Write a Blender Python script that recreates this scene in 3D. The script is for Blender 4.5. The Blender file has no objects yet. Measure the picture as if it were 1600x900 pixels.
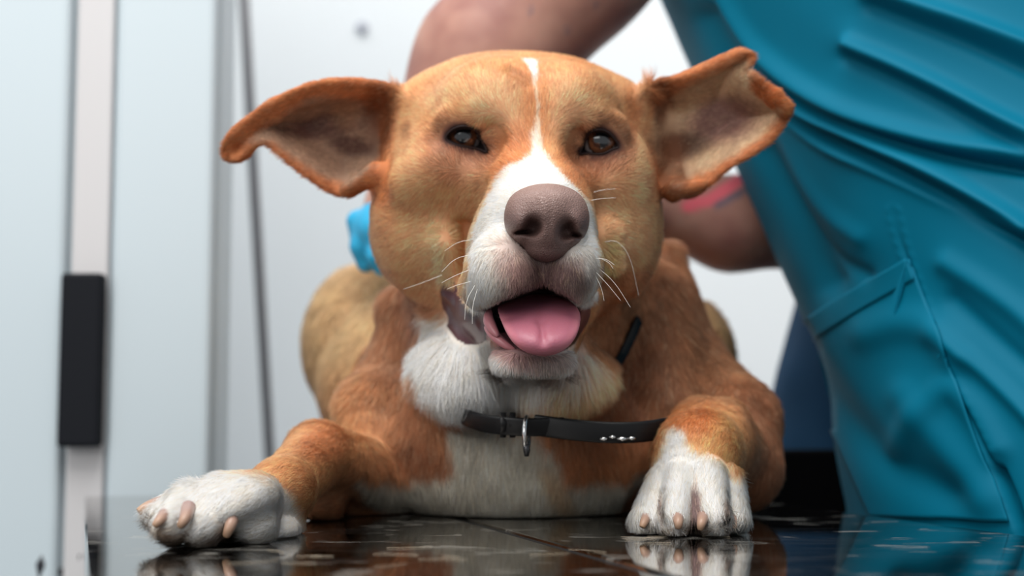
import bpy, math, random, time
import numpy as np
from mathutils import Vector
from mathutils.bvhtree import BVHTree

T0 = time.time()
rng = np.random.default_rng(7)
random.seed(7)
SC = bpy.context.scene
COL = SC.collection

# ---------------------------------------------------------------- camera
FPX = 2222.22
PITCH = math.atan(195 / FPX)
CAMH = 0.0645
cam_d = bpy.data.cameras.new('camera')
cam_d.sensor_width = 36.0
cam_d.lens = 50.0
cam_d.clip_start = 0.02
cam_d.dof.use_dof = True
cam_d.dof.focus_distance = 0.738
cam_d.dof.aperture_fstop = 4.5
cam = bpy.data.objects.new('camera', cam_d)
cam.location = (0, 0, CAMH)
cam.rotation_euler = (math.pi / 2 + PITCH, 0, 0)
COL.objects.link(cam)
SC.camera = cam

# ---------------------------------------------------------------- world, lights, exposure
SC.view_settings.view_transform = 'Standard'
SC.view_settings.look = 'None'
SC.view_settings.gamma = 1.0
SC.view_settings.exposure = 0.04
SC.view_settings.use_curve_mapping = False
SC.cycles.use_denoising = True
SC.cycles.max_bounces = 8
SC.cycles.diffuse_bounces = 4
SC.cycles.caustics_reflective = False
SC.cycles.caustics_refractive = False

w = bpy.data.worlds.new('world')
SC.world = w
w.use_nodes = True
w.node_tree.nodes['Background'].inputs[0].default_value = (0.92, 0.96, 1.0, 1)
w.node_tree.nodes['Background'].inputs[1].default_value = 0.47


def area(name, loc, target, size, size_y, power, color):
    l = bpy.data.lights.new(name, 'AREA')
    l.shape = 'RECTANGLE'
    l.size, l.size_y, l.energy, l.color = size, size_y, power, color
    o = bpy.data.objects.new(name, l)
    o.location = loc
    o.rotation_euler = (Vector(target) - Vector(loc)).to_track_quat('-Z', 'Y').to_euler()
    COL.objects.link(o)
    return o


area('ceiling_light', (-0.30, 0.15, 1.70), (0, 0.9, 0), 1.3, 1.3, 44, (1.0, 0.98, 0.95))
area('front_fill', (-1.0, -1.0, 0.9), (0, 0.8, 0.1), 1.4, 1.0, 14, (1.0, 0.985, 0.96))  # soft fill added to light the face from the front
area('wall_fill', (-0.2, 1.45, 1.6), (0, 2.3, 0.1), 1.6, 0.3, 9.5, (1.0, 1.0, 1.0))  # unseen lamp added to brighten the back wall


# ---------------------------------------------------------------- helpers
CA, SA = math.cos(PITCH), math.sin(PITCH)


def cam2world(p):
    """(n,3) camera-axis coordinates (right, up, forward) -> world."""
    p = np.asarray(p, dtype=np.float64)
    o = np.empty_like(p)
    o[..., 0] = p[..., 0]
    o[..., 1] = p[..., 2] * CA - p[..., 1] * SA
    o[..., 2] = CAMH + p[..., 2] * SA + p[..., 1] * CA
    return o


def world2cam(p):
    p = np.asarray(p, dtype=np.float64)
    o = np.empty_like(p)
    z = p[..., 2] - CAMH
    o[..., 0] = p[..., 0]
    o[..., 2] = p[..., 1] * CA + z * SA
    o[..., 1] = -p[..., 1] * SA + z * CA
    return o


def C(x, y, d):
    return np.array([(x - 800) / FPX * d, (450 - y) / FPX * d, d])


def W(x, y, d):
    return cam2world(C(x, y, d))


def on_table(x, y):
    """world point of the table plane seen at (x, y)"""
    d = CAMH / (((y - 450) / FPX) * CA - SA)
    return W(x, y, d)


def proj(p):
    c = world2cam(p)
    return 800 + c[..., 0] / c[..., 2] * FPX, 450 - c[..., 1] / c[..., 2] * FPX, c[..., 2]


def tag(o, label=None, cat=None, group=None, kind=None):
    if label: o['label'] = label
    if cat: o['category'] = cat
    if group: o['group'] = group
    if kind: o['kind'] = kind
    return o


def empty(name, loc=(0, 0, 0), label=None, cat=None):
    o = bpy.data.objects.new(name, None)
    o.location = loc
    o.empty_display_size = 0.05
    COL.objects.link(o)
    return tag(o, label, cat)


def link_mesh(name, verts, faces, mat, parent=None, smooth=True, attrs=None):
    me = bpy.data.meshes.new(name)
    verts = np.asarray(verts, dtype=np.float32)
    q = parent
    while q is not None:          # parts are stored relative to their thing
        verts = verts - np.array(q.location, dtype=np.float32)
        q = q.parent
    if isinstance(faces, np.ndarray):
        nf, k = faces.shape
        me.vertices.add(len(verts))
        me.vertices.foreach_set('co', verts.ravel())
        me.loops.add(nf * k)
        me.loops.foreach_set('vertex_index', faces.astype(np.int32).ravel())
        me.polygons.add(nf)
        me.polygons.foreach_set('loop_start', np.arange(nf, dtype=np.int32) * k)
        me.update(calc_edges=True)
    else:
        me.from_pydata([tuple(map(float, v)) for v in verts], [], faces)
        me.update()
    if smooth:
        me.polygons.foreach_set('use_smooth', np.ones(len(me.polygons), dtype=bool))
    for k_, v_ in (attrs or {}).items():
        v_ = np.asarray(v_, dtype=np.float32)
        if v_.ndim == 2:
            a = me.attributes.new(k_, 'FLOAT_COLOR', 'POINT')
            a.data.foreach_set('color', np.c_[v_, np.ones(len(v_), dtype=np.float32)].astype(np.float32).ravel())
        else:
            a = me.attributes.new(k_, 'FLOAT', 'POINT')
            a.data.foreach_set('value', v_)
    me.materials.append(mat)
    o = bpy.data.objects.new(name, me)
    COL.objects.link(o)
    if parent is not None:
        o.parent = parent
    return o


def lin(r, g, b):
    f = lambda c: (c / 255 / 12.92) if c <= 10 else ((c / 255 + 0.055) / 1.055) ** 2.4
    return np.array([f(r), f(g), f(b)])


def mat(name, col=(0.5, 0.5, 0.5), rough=0.5, metal=0.0, spec=0.5, **kw):
    m = bpy.data.materials.new(name)
    m.use_nodes = True
    b = m.node_tree.nodes['Principled BSDF']
    b.inputs['Base Color'].default_value = (*col, 1)
    b.inputs['Roughness'].default_value = rough
    b.inputs['Metallic'].default_value = metal
    b.inputs['Specular IOR Level'].default_value = spec
    for k, v in kw.items():
        b.inputs[k.replace('_', ' ')].default_value = v
    return m


def nodes(m):
    return m.node_tree, m.node_tree.nodes, m.node_tree.links, m.node_tree.nodes['Principled BSDF']


def add_noise_bump(m, scale, strength, dist=0.001, detail=4, stretch=None):
    nt, N, L, b = nodes(m)
    tc = N.new('ShaderNodeTexCoord')
    n = N.new('ShaderNodeTexNoise')
    n.inputs['Scale'].default_value = scale
    n.inputs['Detail'].default_value = detail
    src = tc.outputs['Object']
    if stretch:
        mp = N.new('ShaderNodeMapping')
        mp.inputs['Scale'].default_value = stretch
        L.new(src, mp.inputs[0]); src = mp.outputs[0]
    L.new(src, n.inputs['Vector'])
    bp = N.new('ShaderNodeBump')
    bp.inputs['Strength'].default_value = strength
    bp.inputs['Distance'].default_value = dist
    L.new(n.outputs['Fac'], bp.inputs['Height'])
    L.new(bp.outputs[0], b.inputs['Normal'])
    return n


def attr_mat(name, attr, rough=0.7, spec=0.3):
    m = mat(name, rough=rough, spec=spec)
    nt, N, L, b = nodes(m)
    a = N.new('ShaderNodeAttribute'); a.attribute_name = attr
    L.new(a.outputs['Color'], b.inputs['Base Color'])
    return m


# ---------------------------------------------------------------- smooth curves
def chaikin(pts, n=3, closed=True):
    p = np.asarray(pts, dtype=np.float64)
    for _ in range(n):
        if closed:
            q = np.roll(p, -1, 0)
            p = np.stack([p * .75 + q * .25, p * .25 + q * .75], 1).reshape(-1, p.shape[1])
        else:
            a, b = p[:-1], p[1:]
            m_ = np.stack([a * .75 + b * .25, a * .25 + b * .75], 1).reshape(-1, p.shape[1])
            p = np.concatenate([p[:1], m_, p[-1:]])
    return p


def polydist(px, py, poly, closed=True):
    """signed (closed: inside negative) distance in the plane"""
    shp = px.shape
    x = px.ravel(); y = py.ravel()
    best = np.full(x.shape, 1e9)
    ins = np.zeros(x.shape, dtype=bool)
    P = np.asarray(poly)
    n = len(P)
    for i in range(n if closed else n - 1):
        ax, ay = P[i]; bx, by = P[(i + 1) % n]
        dx, dy = bx - ax, by - ay
        t = np.clip(((x - ax) * dx + (y - ay) * dy) / (dx * dx + dy * dy + 1e-12), 0, 1)
        e = (x - ax - t * dx) ** 2 + (y - ay - t * dy) ** 2
        np.minimum(best, e, out=best)
        if closed and ay != by:
            c = ((ay > y) != (by > y)) & (x < (bx - ax) * (y - ay) / (by - ay) + ax)
            ins ^= c
    best = np.sqrt(best)
    if closed:
        best = np.where(ins, -best, best)
    return best.reshape(shp)


class Outline:
    """a smoothed closed outline with a tabulated signed distance"""
    def __init__(self, pts, n=2, step=3.0, pad=60):
        self.p = chaikin(pts, n)
        self.x0, self.y0 = self.p.min(0) - pad
        self.x1, self.y1 = self.p.max(0) + pad
        self.step = step
        nx = int((self.x1 - self.x0) / step) + 2
        ny = int((self.y1 - self.y0) / step) + 2
        gx, gy = np.meshgrid(self.x0 + np.arange(nx) * step, self.y0 + np.arange(ny) * step, indexing='ij')
        self.t = polydist(gx, gy, self.p).astype(np.float32)

    def __call__(self, u, v):
        a = (u - self.x0) / self.step; b = (v - self.y0) / self.step
        a = np.clip(a, 0, self.t.shape[0] - 1.001); b = np.clip(b, 0, self.t.shape[1] - 1.001)
        i = a.astype(np.int32); j = b.astype(np.int32)
        fa = a - i; fb = b - j
        t = self.t
        return (t[i, j] * (1 - fa) + t[i + 1, j] * fa) * (1 - fb) + (t[i, j + 1] * (1 - fa) + t[i + 1, j + 1] * fa) * fb


# ---------------------------------------------------------------- implicit modelling
def smin(a, b, k):
    if k <= 0:
        return np.minimum(a, b)
    h = np.maximum(k - np.abs(a - b), 0) / k
    return np.minimum(a, b) - h * h * k * 0.25


def graded(segs):
    out = [segs[0][0]]
    for lo, hi, st in segs:
        n = max(1, int(round((hi - lo) / st)))
        out += list(lo + (hi - lo) * (np.arange(n) + 1) / n)
    return np.array(out, dtype=np.float32)


class Field:
    def __init__(self, xs, ys, zs):
        self.xs, self.ys, self.zs = xs, ys, zs
        self.F = np.full((len(xs), len(ys), len(zs)), 0.05, dtype=np.float32)

    def block(self, lo, hi):
        s = []
        for ax, l, h in zip((self.xs, self.ys, self.zs), lo, hi):
            a = max(0, int(np.searchsorted(ax, l)) - 1)
            b = min(len(ax), int(np.searchsorted(ax, h)) + 1)
            if a >= b: return None
            s.append(slice(a, b))
        return tuple(s)

    def apply(self, lo, hi, fn, k, sub=False):
        s = self.block(np.array(lo) - k - .004, np.array(hi) + k + .004)
        if s is None: return
        X = self.xs[s[0]][:, None, None]; Y = self.ys[s[1]][None, :, None]; D = self.zs[s[2]][None, None, :]
        d = fn(X, Y, D).astype(np.float32)
        if sub:
            self.F[s] = -smin(-self.F[s], d, k)
        else:
            self.F[s] = smin(self.F[s], d, k)

    def ell(self, x, y, d, rx, ry, rd, k=.01, rot=0.0, sub=False, yaw=0.0):
        """ellipsoid: centre in view px + depth m, rx, ry in px, rd in m, rot in degrees in the view plane"""
        c = C(x, y, d); s = d / FPX
        r = np.array([rx * s, ry * s, rd]); R = max(r)
        ca, sa = math.cos(math.radians(rot)), math.sin(math.radians(rot))
        cb, sb = math.cos(math.radians(yaw)), math.sin(math.radians(yaw))

        def fn(X, Y, D):
            a, b, e = X - c[0], Y - c[1], D - c[2]
            p = a * ca + b * sa; q = -a * sa + b * ca
            p, e = p * cb + e * sb, -p * sb + e * cb
            k0 = np.sqrt((p / r[0]) ** 2 + (q / r[1]) ** 2 + (e / r[2]) ** 2)
            k1 = np.sqrt((p / r[0] ** 2) ** 2 + (q / r[1] ** 2) ** 2 + (e / r[2] ** 2) ** 2) + 1e-9
            return k0 * (k0 - 1) / k1
        self.apply(c - R, c + R, fn, k, sub)

    def cone(self, A, B, k=.01, sub=False):
        """A, B = (x px, y px, depth m, r px)"""
        a = C(*A[:3]); b = C(*B[:3])
        ra, rb = A[3] * A[2] / FPX, B[3] * B[2] / FPX
        ab = b - a; L2 = float(ab @ ab) + 1e-12

        def fn(X, Y, D):
            t = np.clip(((X - a[0]) * ab[0] + (Y - a[1]) * ab[1] + (D - a[2]) * ab[2]) / L2, 0, 1)
            return np.sqrt((X - a[0] - t * ab[0]) ** 2 + (Y - a[1] - t * ab[1]) ** 2 + (D - a[2] - t * ab[2]) ** 2) - (ra + (rb - ra) * t)
        R = max(ra, rb)
        self.apply(np.minimum(a, b) - R, np.maximum(a, b) + R, fn, k, sub)

    def chain(self, pts, k=.01, sub=False):
        for a, b in zip(pts[:-1], pts[1:]):
            self.cone(a, b, k, sub)

    def _olbox(self, ol, d0, d1):
        u0, v0 = ol.p.min(0); u1, v1 = ol.p.max(0)
        cs = np.array([C(u, v, d) for u in (u0, u1) for v in (v0, v1) for d in (d0, d1)])
        return cs.min(0), cs.max(0)

    def inflate(self, ol, depth, R, Tf, Tb, k=.01, sub=False):
        """volume bulging from an outline; depth is a function (u,v)->m or number, R edge rounding m, Tf/Tb half thickness front/back"""
        dc = depth if callable(depth) else (lambda u, v: depth)
        dm = [float(dc(np.array(a), np.array(b))) for a, b in ol.p]
        lo, hi = self._olbox(ol, min(dm) - Tf, max(dm) + Tb)

        def fn(X, Y, D):
            u = 800 + X / D * FPX; v = 450 - Y / D * FPX
            s = -ol(u, v) * D / FPX
            q = np.maximum(1 - s / R, 0)
            e = D - dc(u, v)
            Tt = np.where(e < 0, Tf, Tb)
            z = e / Tt
            k0 = np.sqrt(q * q + z * z)
            k1 = np.sqrt((q / R) ** 2 + (z / Tt) ** 2) + 1e-6
            return k0 * (k0 - 1) / k1
        self.apply(lo, hi, fn, k, sub)

    def sheet(self, ol, depth, th, cup, cupR, k=.006):
        """thin shell following an outline, hollowed by `cup` metres towards its middle"""
        lo, hi = self._olbox(ol, depth[0] - .03, depth[1] + .05 + abs(cup))
        dfn = depth[2]

        def fn(X, Y, D):
            u = 800 + X / D * FPX; v = 450 - Y / D * FPX
            s = -ol(u, v) * D / FPX
            t = np.clip(s / cupR, 0, 1)
            e = (D - dfn(u, v) - cup * (t * t * (3 - 2 * t))) * 0.85
            q = np.maximum(th - s, 0)
            return np.sqrt(q * q + e * e) - th
        self.apply(lo, hi, fn, k)

    def surf_d(self, u, v, d0=.6, d1=1.3):
        """first surface depth along the view ray"""
        ds = np.arange(d0, d1, .0006)
        X = (u - 800) / FPX * ds; Y = (450 - v) / FPX * ds
        i = np.clip(np.searchsorted(self.xs, X), 1, len(self.xs) - 1)
        j = np.clip(np.searchsorted(self.ys, Y), 1, len(self.ys) - 1)
        l = np.clip(np.searchsorted(self.zs, ds), 1, len(self.zs) - 1)
        f = self.F[i, j, l]
        n = np.nonzero(f < 0)[0]
        return float(ds[n[0]]) if len(n) else None

    def mesh(self):
        """naive surface nets on the graded grid"""
        F = self.F
        F[0], F[-1] = .01, .01
        F[:, 0], F[:, -1] = .01, .01
        F[:, :, 0], F[:, :, -1] = .01, .01
        S = F < 0
        nx, ny, nz = F.shape
        cnt = np.zeros((nx - 1, ny - 1, nz - 1), dtype=np.uint8)
        for a in (0, 1):
            for b in (0, 1):
                for c in (0, 1):
                    cnt += S[a:nx - 1 + a, b:ny - 1 + b, c:nz - 1 + c]
        act = (cnt > 0) & (cnt < 8)
        I, J, K = np.nonzero(act)
        idx = np.full(act.shape, -1, dtype=np.int32)
        idx[I, J, K] = np.arange(len(I))
        corner = {}
        for a in (0, 1):
            for b in (0, 1):
                for c in (0, 1):
                    corner[a, b, c] = F[I + a, J + b, K + c]
        acc = np.zeros((len(I), 3)); n = np.zeros(len(I))
        for axis in range(3):
            for p in (0, 1):
                for q in (0, 1):
                    e0 = [0, 0, 0]; o = [t for t in range(3) if t != axis]
                    e0[o[0]] = p; e0[o[1]] = q
                    e1 = list(e0); e1[axis] = 1
                    f0, f1 = corner[tuple(e0)], corner[tuple(e1)]
                    cr = (f0 < 0) != (f1 < 0)
                    t = np.where(cr, f0 / np.where(cr, f0 - f1, 1), 0)
                    pos = [np.full(len(I), float(e0[z])) for z in range(3)]
                    pos[axis] = t
                    for z in range(3):
                        acc[:, z] += np.where(cr, pos[z], 0)
                    n += cr
        acc /= n[:, None]
        V = np.empty_like(acc)
        for z, (ax, ii) in enumerate(zip((self.xs, self.ys, self.zs), (I, J, K))):
            V[:, z] = ax[ii] + acc[:, z] * (ax[ii + 1] - ax[ii])
        Q = []
        for axis in range(3):
            sl0 = [slice(1, -1)] * 3; sl1 = [slice(1, -1)] * 3
            sl0[axis] = slice(0, -1); sl1[axis] = slice(1, None)
            s0, s1 = S[tuple(sl0)], S[tuple(sl1)]
            for flip in (False, True):
                m_ = (s0 & ~s1) if not flip else (~s0 & s1)
                i, j, k = np.nonzero(m_)
                e = [i, j, k]
                o = [t for t in range(3) if t != axis]
                for t in o: e[t] = e[t] + 1
                def cell(da, db):
                    c = [e[0].copy(), e[1].copy(), e[2].copy()]
                    c[o[0]] -= da; c[o[1]] -= db
                    return idx[c[0], c[1], c[2]]
                q = np.stack([cell(1, 1), cell(0, 1), cell(0, 0), cell(1, 0)], 1)
                if axis == 1: q = q[:, ::-1]
                if flip: q = q[:, ::-1]
                Q.append(q)
        Q = np.concatenate(Q)
        Q = Q[(Q >= 0).all(1)]
        # camera axes (right, up, forward) are left-handed: turn the faces round
        return V, Q[:, ::-1].copy()


def laplace(V, Q, it=2, lam=.5):
    n = len(V)
    e = np.concatenate([Q[:, [0, 1]], Q[:, [1, 2]], Q[:, [2, 3]], Q[:, [3, 0]]])
    a = np.concatenate([e[:, 0], e[:, 1]]); b = np.concatenate([e[:, 1], e[:, 0]])
    deg = np.bincount(a, minlength=n).astype(float)
    for _ in range(it):
        W_ = np.stack([np.bincount(a, weights=V[b, z], minlength=n) for z in range(3)], 1) / np.maximum(deg, 1)[:, None]
        V = V + lam * (W_ - V)
    return V


def vnormals(V, Q):
    n = np.cross(V[Q[:, 2]] - V[Q[:, 0]], V[Q[:, 3]] - V[Q[:, 1]])
    out = np.stack([sum(np.bincount(Q[:, c], weights=n[:, z], minlength=len(V)) for c in range(4)) for z in range(3)], 1)
    return out / (np.linalg.norm(out, axis=1)[:, None] + 1e-12)


def tube_mesh(pts, rad, seg=10, caps=True):
    """tube along world points with per-point radii; returns verts, faces"""
    P = np.asarray(pts, dtype=float)
    n = len(P)
    rad = np.broadcast_to(np.asarray(rad, dtype=float), (n,))
    Tn = np.gradient(P, axis=0)
    Tn /= np.linalg.norm(Tn, axis=1)[:, None] + 1e-12
    up = np.array([0, 0, 1.0]) if abs(Tn[0, 2]) < .9 else np.array([1.0, 0, 0])
    N_ = np.cross(Tn[0], up); N_ /= np.linalg.norm(N_)
    V = []
    for i in range(n):
        N_ = N_ - (N_ @ Tn[i]) * Tn[i]; N_ /= np.linalg.norm(N_) + 1e-12
        B_ = np.cross(Tn[i], N_)
        for s in range(seg):
            a = 2 * math.pi * s / seg
            V.append(P[i] + rad[i] * (math.cos(a) * N_ + math.sin(a) * B_))
    Fc = []
    for i in range(n - 1):
        for s in range(seg):
            t = (s + 1) % seg
            Fc.append((i * seg + s, i * seg + t, (i + 1) * seg + t, (i + 1) * seg + s))
    if caps:
        Fc.append(tuple(range(seg))[::-1])
        Fc.append(tuple((n - 1) * seg + s for s in range(seg)))
    return np.array(V), Fc


def merge(parts):
    V, Fc, o = [], [], 0
    for v, f in parts:
        V.append(np.asarray(v)); Fc += [tuple(i + o for i in q) for q in f]; o += len(v)
    return np.concatenate(V), Fc


def box_mesh(lo, hi):
    x0, y0, z0 = lo; x1, y1, z1 = hi
    V = np.array([(x0, y0, z0), (x1, y0, z0), (x1, y1, z0), (x0, y1, z0), (x0, y0, z1), (x1, y0, z1), (x1, y1, z1), (x0, y1, z1)], dtype=float)
    return V, [(0, 3, 2, 1), (4, 5, 6, 7), (0, 1, 5, 4), (1, 2, 6, 5), (2, 3, 7, 6), (3, 0, 4, 7)]


def bevel(o, width, seg=2):
    m_ = o.modifiers.new('bevel', 'BEVEL'); m_.width = width; m_.segments = seg
    m_.limit_method = 'ANGLE'
    return o


def noise3(p, scale, seed=0):
    """cheap smooth value noise, p (n,3) -> (n,) in -1..1"""
    p = p * scale + seed * 17.31
    i = np.floor(p).astype(np.int64); f = p - i
    f = f * f * (3 - 2 * f)
    def h(a, b, c):
        n = (a * 73856093) ^ (b * 19349663) ^ (c * 83492791) ^ (seed * 7919)
        n = (n ^ (n >> 13)) * 1274126177
        n = (n ^ (n >> 16)) & 0xffff
        return n / 32767.5 - 1
    r = 0
    for a in (0, 1):
        for b in (0, 1):
            for c in (0, 1):
                wt = (f[:, 0] if a else 1 - f[:, 0]) * (f[:, 1] if b else 1 - f[:, 1]) * (f[:, 2] if c else 1 - f[:, 2])
                r = r + wt * h(i[:, 0] + a, i[:, 1] + b, i[:, 2] + c)
    return r

# ================================================================ DOG
dog = empty('dog', tuple(on_table(820, 808)), 'tan and white dog with one folded ear and pink tongue out, lying on table', 'dog')

st = 0.0011
FD = Field(graded([(-.195, .195, st)]), graded([(-.180, -.11, st * 1.3), (-.11, .155, st)]),
           graded([(.640, .90, st), (.90, 1.30, st * 3)]))

# ---- trunk and neck
FD.ell(815, 680, 1.00, 225, 135, .130, .02)                       # chest
FD.ell(690, 600, 1.13, 190, 165, .120, .03)                       # ribcage going back to the left
FD.ell(575, 540, 1.16, 98, 125, .075, .006)                       # near thigh, seen at the left
FD.ell(1078, 570, 1.15, 66, 100, .07, .01)                        # far hip
FD.cone((815, 400, .95, 175), (815, 600, .96, 190), .02)          # neck
FD.cone((645, 490, .97, 52), (655, 680, .95, 75), .015)
FD.cone((522, 720, .875, 44), (505, 785, .86, 34), .010)
FD.cone((545, 668, .81, 4), (560, 790, .81, 8), .016, sub=True)           # left shoulder ridge
FD.cone((1000, 480, .97, 70), (1045, 640, .93, 80), .02)          # right shoulder
FD.cone((1030, 410, 1.0, 36), (1085, 600, .97, 50), .02)
FD.ell(735, 578, .872, 84, 76, .050, .03, rot=20)                # ruff left (white)
FD.ell(870, 580, .865, 78, 70, .045, .012, rot=-15)               # ruff right (cream)
FD.ell(800, 720, .915, 170, 90, .055, .03)                        # brisket
FD.ell(690, 690, .93, 120, 90, .05, .02)
FD.ell(930, 710, .93, 120, 80, .05, .02)
# ---- dog's right foreleg (left in view)
FD.chain([(655, 560, .98, 70), (592, 650, .93, 62), (580, 740, .91, 55)], .012)
FD.chain([(600, 745, .91, 50), (497, 712, .85, 50), (440, 765, .775, 43)], .006)
FD.cone((440, 770, .775, 43), (360, 800, .715, 45), .012)
FD.ell(350, 795, .712, 92, 46, .030, .010, rot=18)
FD.cone((400, 785, .73, 38), (400, 822, .705, 34), .004)          # toes
FD.cone((345, 780, .715, 38), (318, 824, .685, 33), .004)
FD.cone((300, 785, .705, 34), (272, 822, .678, 30), .004)
FD.cone((300, 780, .725, 30), (246, 806, .70, 22), .005)
FD.ell(455, 822, .765, 20, 26, .012, .006)
FD.cone((346, 790, .680, 4), (344, 850, .665, 9), .006, sub=True)
FD.cone((290, 822, .645, 1), (296, 855, .645, 3), .006, sub=True)
FD.cone((545, 775, .90, 38), (640, 782, .93, 38), .01)
# ---- dog's left foreleg (right in view)
FD.chain([(1065, 575, .97, 62), (1145, 665, .92, 66), (1158, 735, .90, 60)], .012)
FD.chain([(1150, 720, .90, 60), (1110, 690, .85, 62), (1090, 710, .80, 62)], .012)
FD.cone((1088, 710, .81, 58), (1080, 752, .785, 60), .012)
FD.cone((1042, 752, .780, 30), (1012, 812, .760, 27), .003)
FD.cone((1066, 745, .772, 30), (1053, 810, .748, 30), .003)
FD.cone((1106, 742, .772, 31), (1114, 808, .748, 31), .003)
FD.cone((1134, 750, .780, 28), (1149, 810, .760, 23), .003)
FD.ell(1082, 818, .785, 82, 26, .030, .004)
FD.ell(415, 826, .745, 52, 22, .020, .004)
FD.cone((1086, 742, .752, 3), (1084, 822, .735, 6), .004, sub=True)
FD.cone((1034, 765, .757, 2), (1030, 812, .742, 5), .004, sub=True)
FD.cone((1134, 770, .757, 2), (1134, 818, .742, 5), .004, sub=True)

# ---- head
skull = Outline([(815 + (x_ - 815) * .975, 290 + (y_ - 290) * .972) for x_, y_ in [(622, 130), (680, 96), (740, 79), (800, 77), (860, 80), (915, 89), (962, 110), (1003, 130), (1020, 180), (1026, 250),
                 (1024, 330), (1010, 400), (980, 455), (935, 500), (890, 512), (820, 515), (745, 508), (690, 500), (650, 472), (614, 432), (590, 385),
                 (582, 320), (588, 260), (600, 200), (612, 160)]])
FD.inflate(skull, lambda u, v: .885 + 0 * u, .055, .052, .075, .02)
FD.ell(815, 235, .860, 150, 135, .062, .02)                       # face plane
FD.ell(762, 165, .835, 66, 62, .030, .02, rot=25)                 # brow bulges
FD.ell(892, 170, .835, 60, 60, .030, .02, rot=-25)
FD.cone((836, 130, .787, 3), (838, 235, .778, 6), .022, sub=True)
FD.ell(665, 350, .865, 78, 105, .040, .02)                        # cheeks
FD.ell(965, 360, .865, 62, 100, .040, .02)
FD.ell(690, 265, .845, 62, 60, .028, .02)                         # zygomatic
FD.ell(957, 275, .845, 55, 60, .028, .02)
# muzzle
FD.cone((832, 300, .835, 92), (852, 350, .755, 72), .018)
FD.ell(830, 395, .79, 100, 92, .050, .015)
FD.ell(788, 425, .747, 60, 66, .030, .008, rot=8)                 # flews
FD.ell(893, 420, .747, 47, 62, .028, .008, rot=-8)
FD.ell(752, 452, .765, 34, 38, .022, .008)
# cheek fold right of the muzzle
FD.cone((950, 372, .818, 13), (958, 415, .818, 12), .018)
# lower jaw
jaw = Outline([(705, 445), (712, 505), (745, 540), (775, 568), (812, 576), (835, 566), (862, 576), (892, 562), (905, 530), (935, 490), (950, 440), (820, 430)])
FD.inflate(jaw, lambda u, v: .80 + .0004 * np.abs(u - 835) , .022, .055, .06, .010)
FD.ell(804, 564, .752, 34, 22, .018, .010)
FD.ell(862, 565, .752, 33, 21, .018, .010)
FD.ell(834, 560, .755, 40, 17, .018, .010)
# mouth opening
mouth = Outline([(690, 438), (714, 448), (733, 486), (752, 486), (775, 478), (805, 459), (835, 446), (856, 445), (880, 460), (905, 477), (922, 474), (918, 500),
                 (905, 520), (893, 540), (860, 552), (815, 548), (785, 530), (768, 515), (756, 534), (720, 534), (698, 504)], n=1, step=2)
mcut = Outline([(757, 484), (775, 478), (805, 459), (835, 446), (856, 445), (880, 460), (905, 477), (912, 488), (906, 515), (893, 538), (860, 552), (815, 548), (785, 530), (768, 512)], n=1, step=2)
FD.inflate(mcut, lambda u, v: .74 + 0 * u, .006, .09, .060, .003, sub=True)
mlip = Outline([(690, 438), (712, 446), (733, 487), (759, 486), (772, 514), (756, 534), (720, 534), (698, 504)], n=1, step=2)
FD.inflate(mlip, lambda u, v: .74 + 0 * u, .008, .09, .052, .004, sub=True)
mlip2 = Outline([(905, 479), (926, 468), (922, 490), (908, 512)], n=1, step=2)
FD.inflate(mlip2, lambda u, v: .74 + 0 * u, .006, .09, .045, .003, sub=True)

# ---- ears
earL = Outline([(640, 140), (600, 126), (540, 120), (490, 126), (430, 152), (385, 186), (352, 215), (346, 240), (362, 256), (388, 250), (404, 228), (420, 226),
                (455, 258), (500, 292), (530, 309), (558, 305), (580, 290), (625, 292), (650, 240)], n=2)
FD.sheet(earL, (.80, .90, lambda u, v: .868 - .00008 * (620 - u) + .00006 * (v - 200)), .0028, .026, .024, .008)
earR = Outline([(985, 150), (1010, 126), (1060, 118), (1110, 98), (1158, 76), (1178, 84), (1176, 102), (1162, 112), (1170, 124), (1200, 145), (1234, 160), (1234, 182),
                (1215, 212), (1180, 242), (1140, 262), (1108, 292), (1080, 312), (1045, 308), (1010, 305), (990, 250)], n=2)
FD.sheet(earR, (.80, .90, lambda u, v: .868 - .00008 * (u - 1010) + .00004 * (v - 200)), .0028, .024, .026, .008)
FD.cone((1172, 118, .838, 6), (1226, 166, .838, 8), .006)         # folded tip lying over the rim
FD.cone((1205, 150, .840, 11), (1222, 172, .842, 10), .006)
FD.chain([(565, 138, .868, 6), (490, 147, .862, 6), (432, 172, .857, 7), (380, 210, .852, 9)], .010)            # rolled upper rim, left ear
FD.cone((1056, 130, .866, 6), (1150, 88, .848, 8), .006)
FD.cone((548, 296, .855, 12), (590, 270, .85, 16), .008)
FD.cone((1050, 300, .855, 14), (1090, 290, .855, 10), .006)

# ---- eyes
EYES = [(722, 213, 25, 14.5, 8), (938, 220, 22, 15.5, -6)]
eye_d = []
for ex, ey, rx, ry, rot in EYES:
    FD.ell(ex, ey + 8, .798, 46, 36, .018, .012, sub=True)           # orbit
for i_, (ex, ey, rx, ry, rot) in enumerate(EYES):
    sd = FD.surf_d(ex, ey)
    FD.ell(ex, ey, sd + .009, 40, 34, .012, .006)                  # lids over the ball
    sd = FD.surf_d(ex, ey)
    eye_d.append(sd)
EYEO = [Outline([(694, 216), (704, 203), (720, 196), (736, 198), (748, 208), (754, 222), (763, 240), (750, 233), (736, 230), (718, 228), (704, 223)], n=2, step=1, pad=40),
        Outline([(904, 242), (912, 224), (921, 207), (934, 201), (949, 205), (959, 215), (969, 230), (956, 233), (945, 240), (930, 241), (917, 239)], n=2, step=1, pad=40)]
for ol_, sd in zip(EYEO, eye_d):
    FD.inflate(ol_, lambda u, v: sd + 0 * u, .004, .02, .013, .0025, sub=True)
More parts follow.
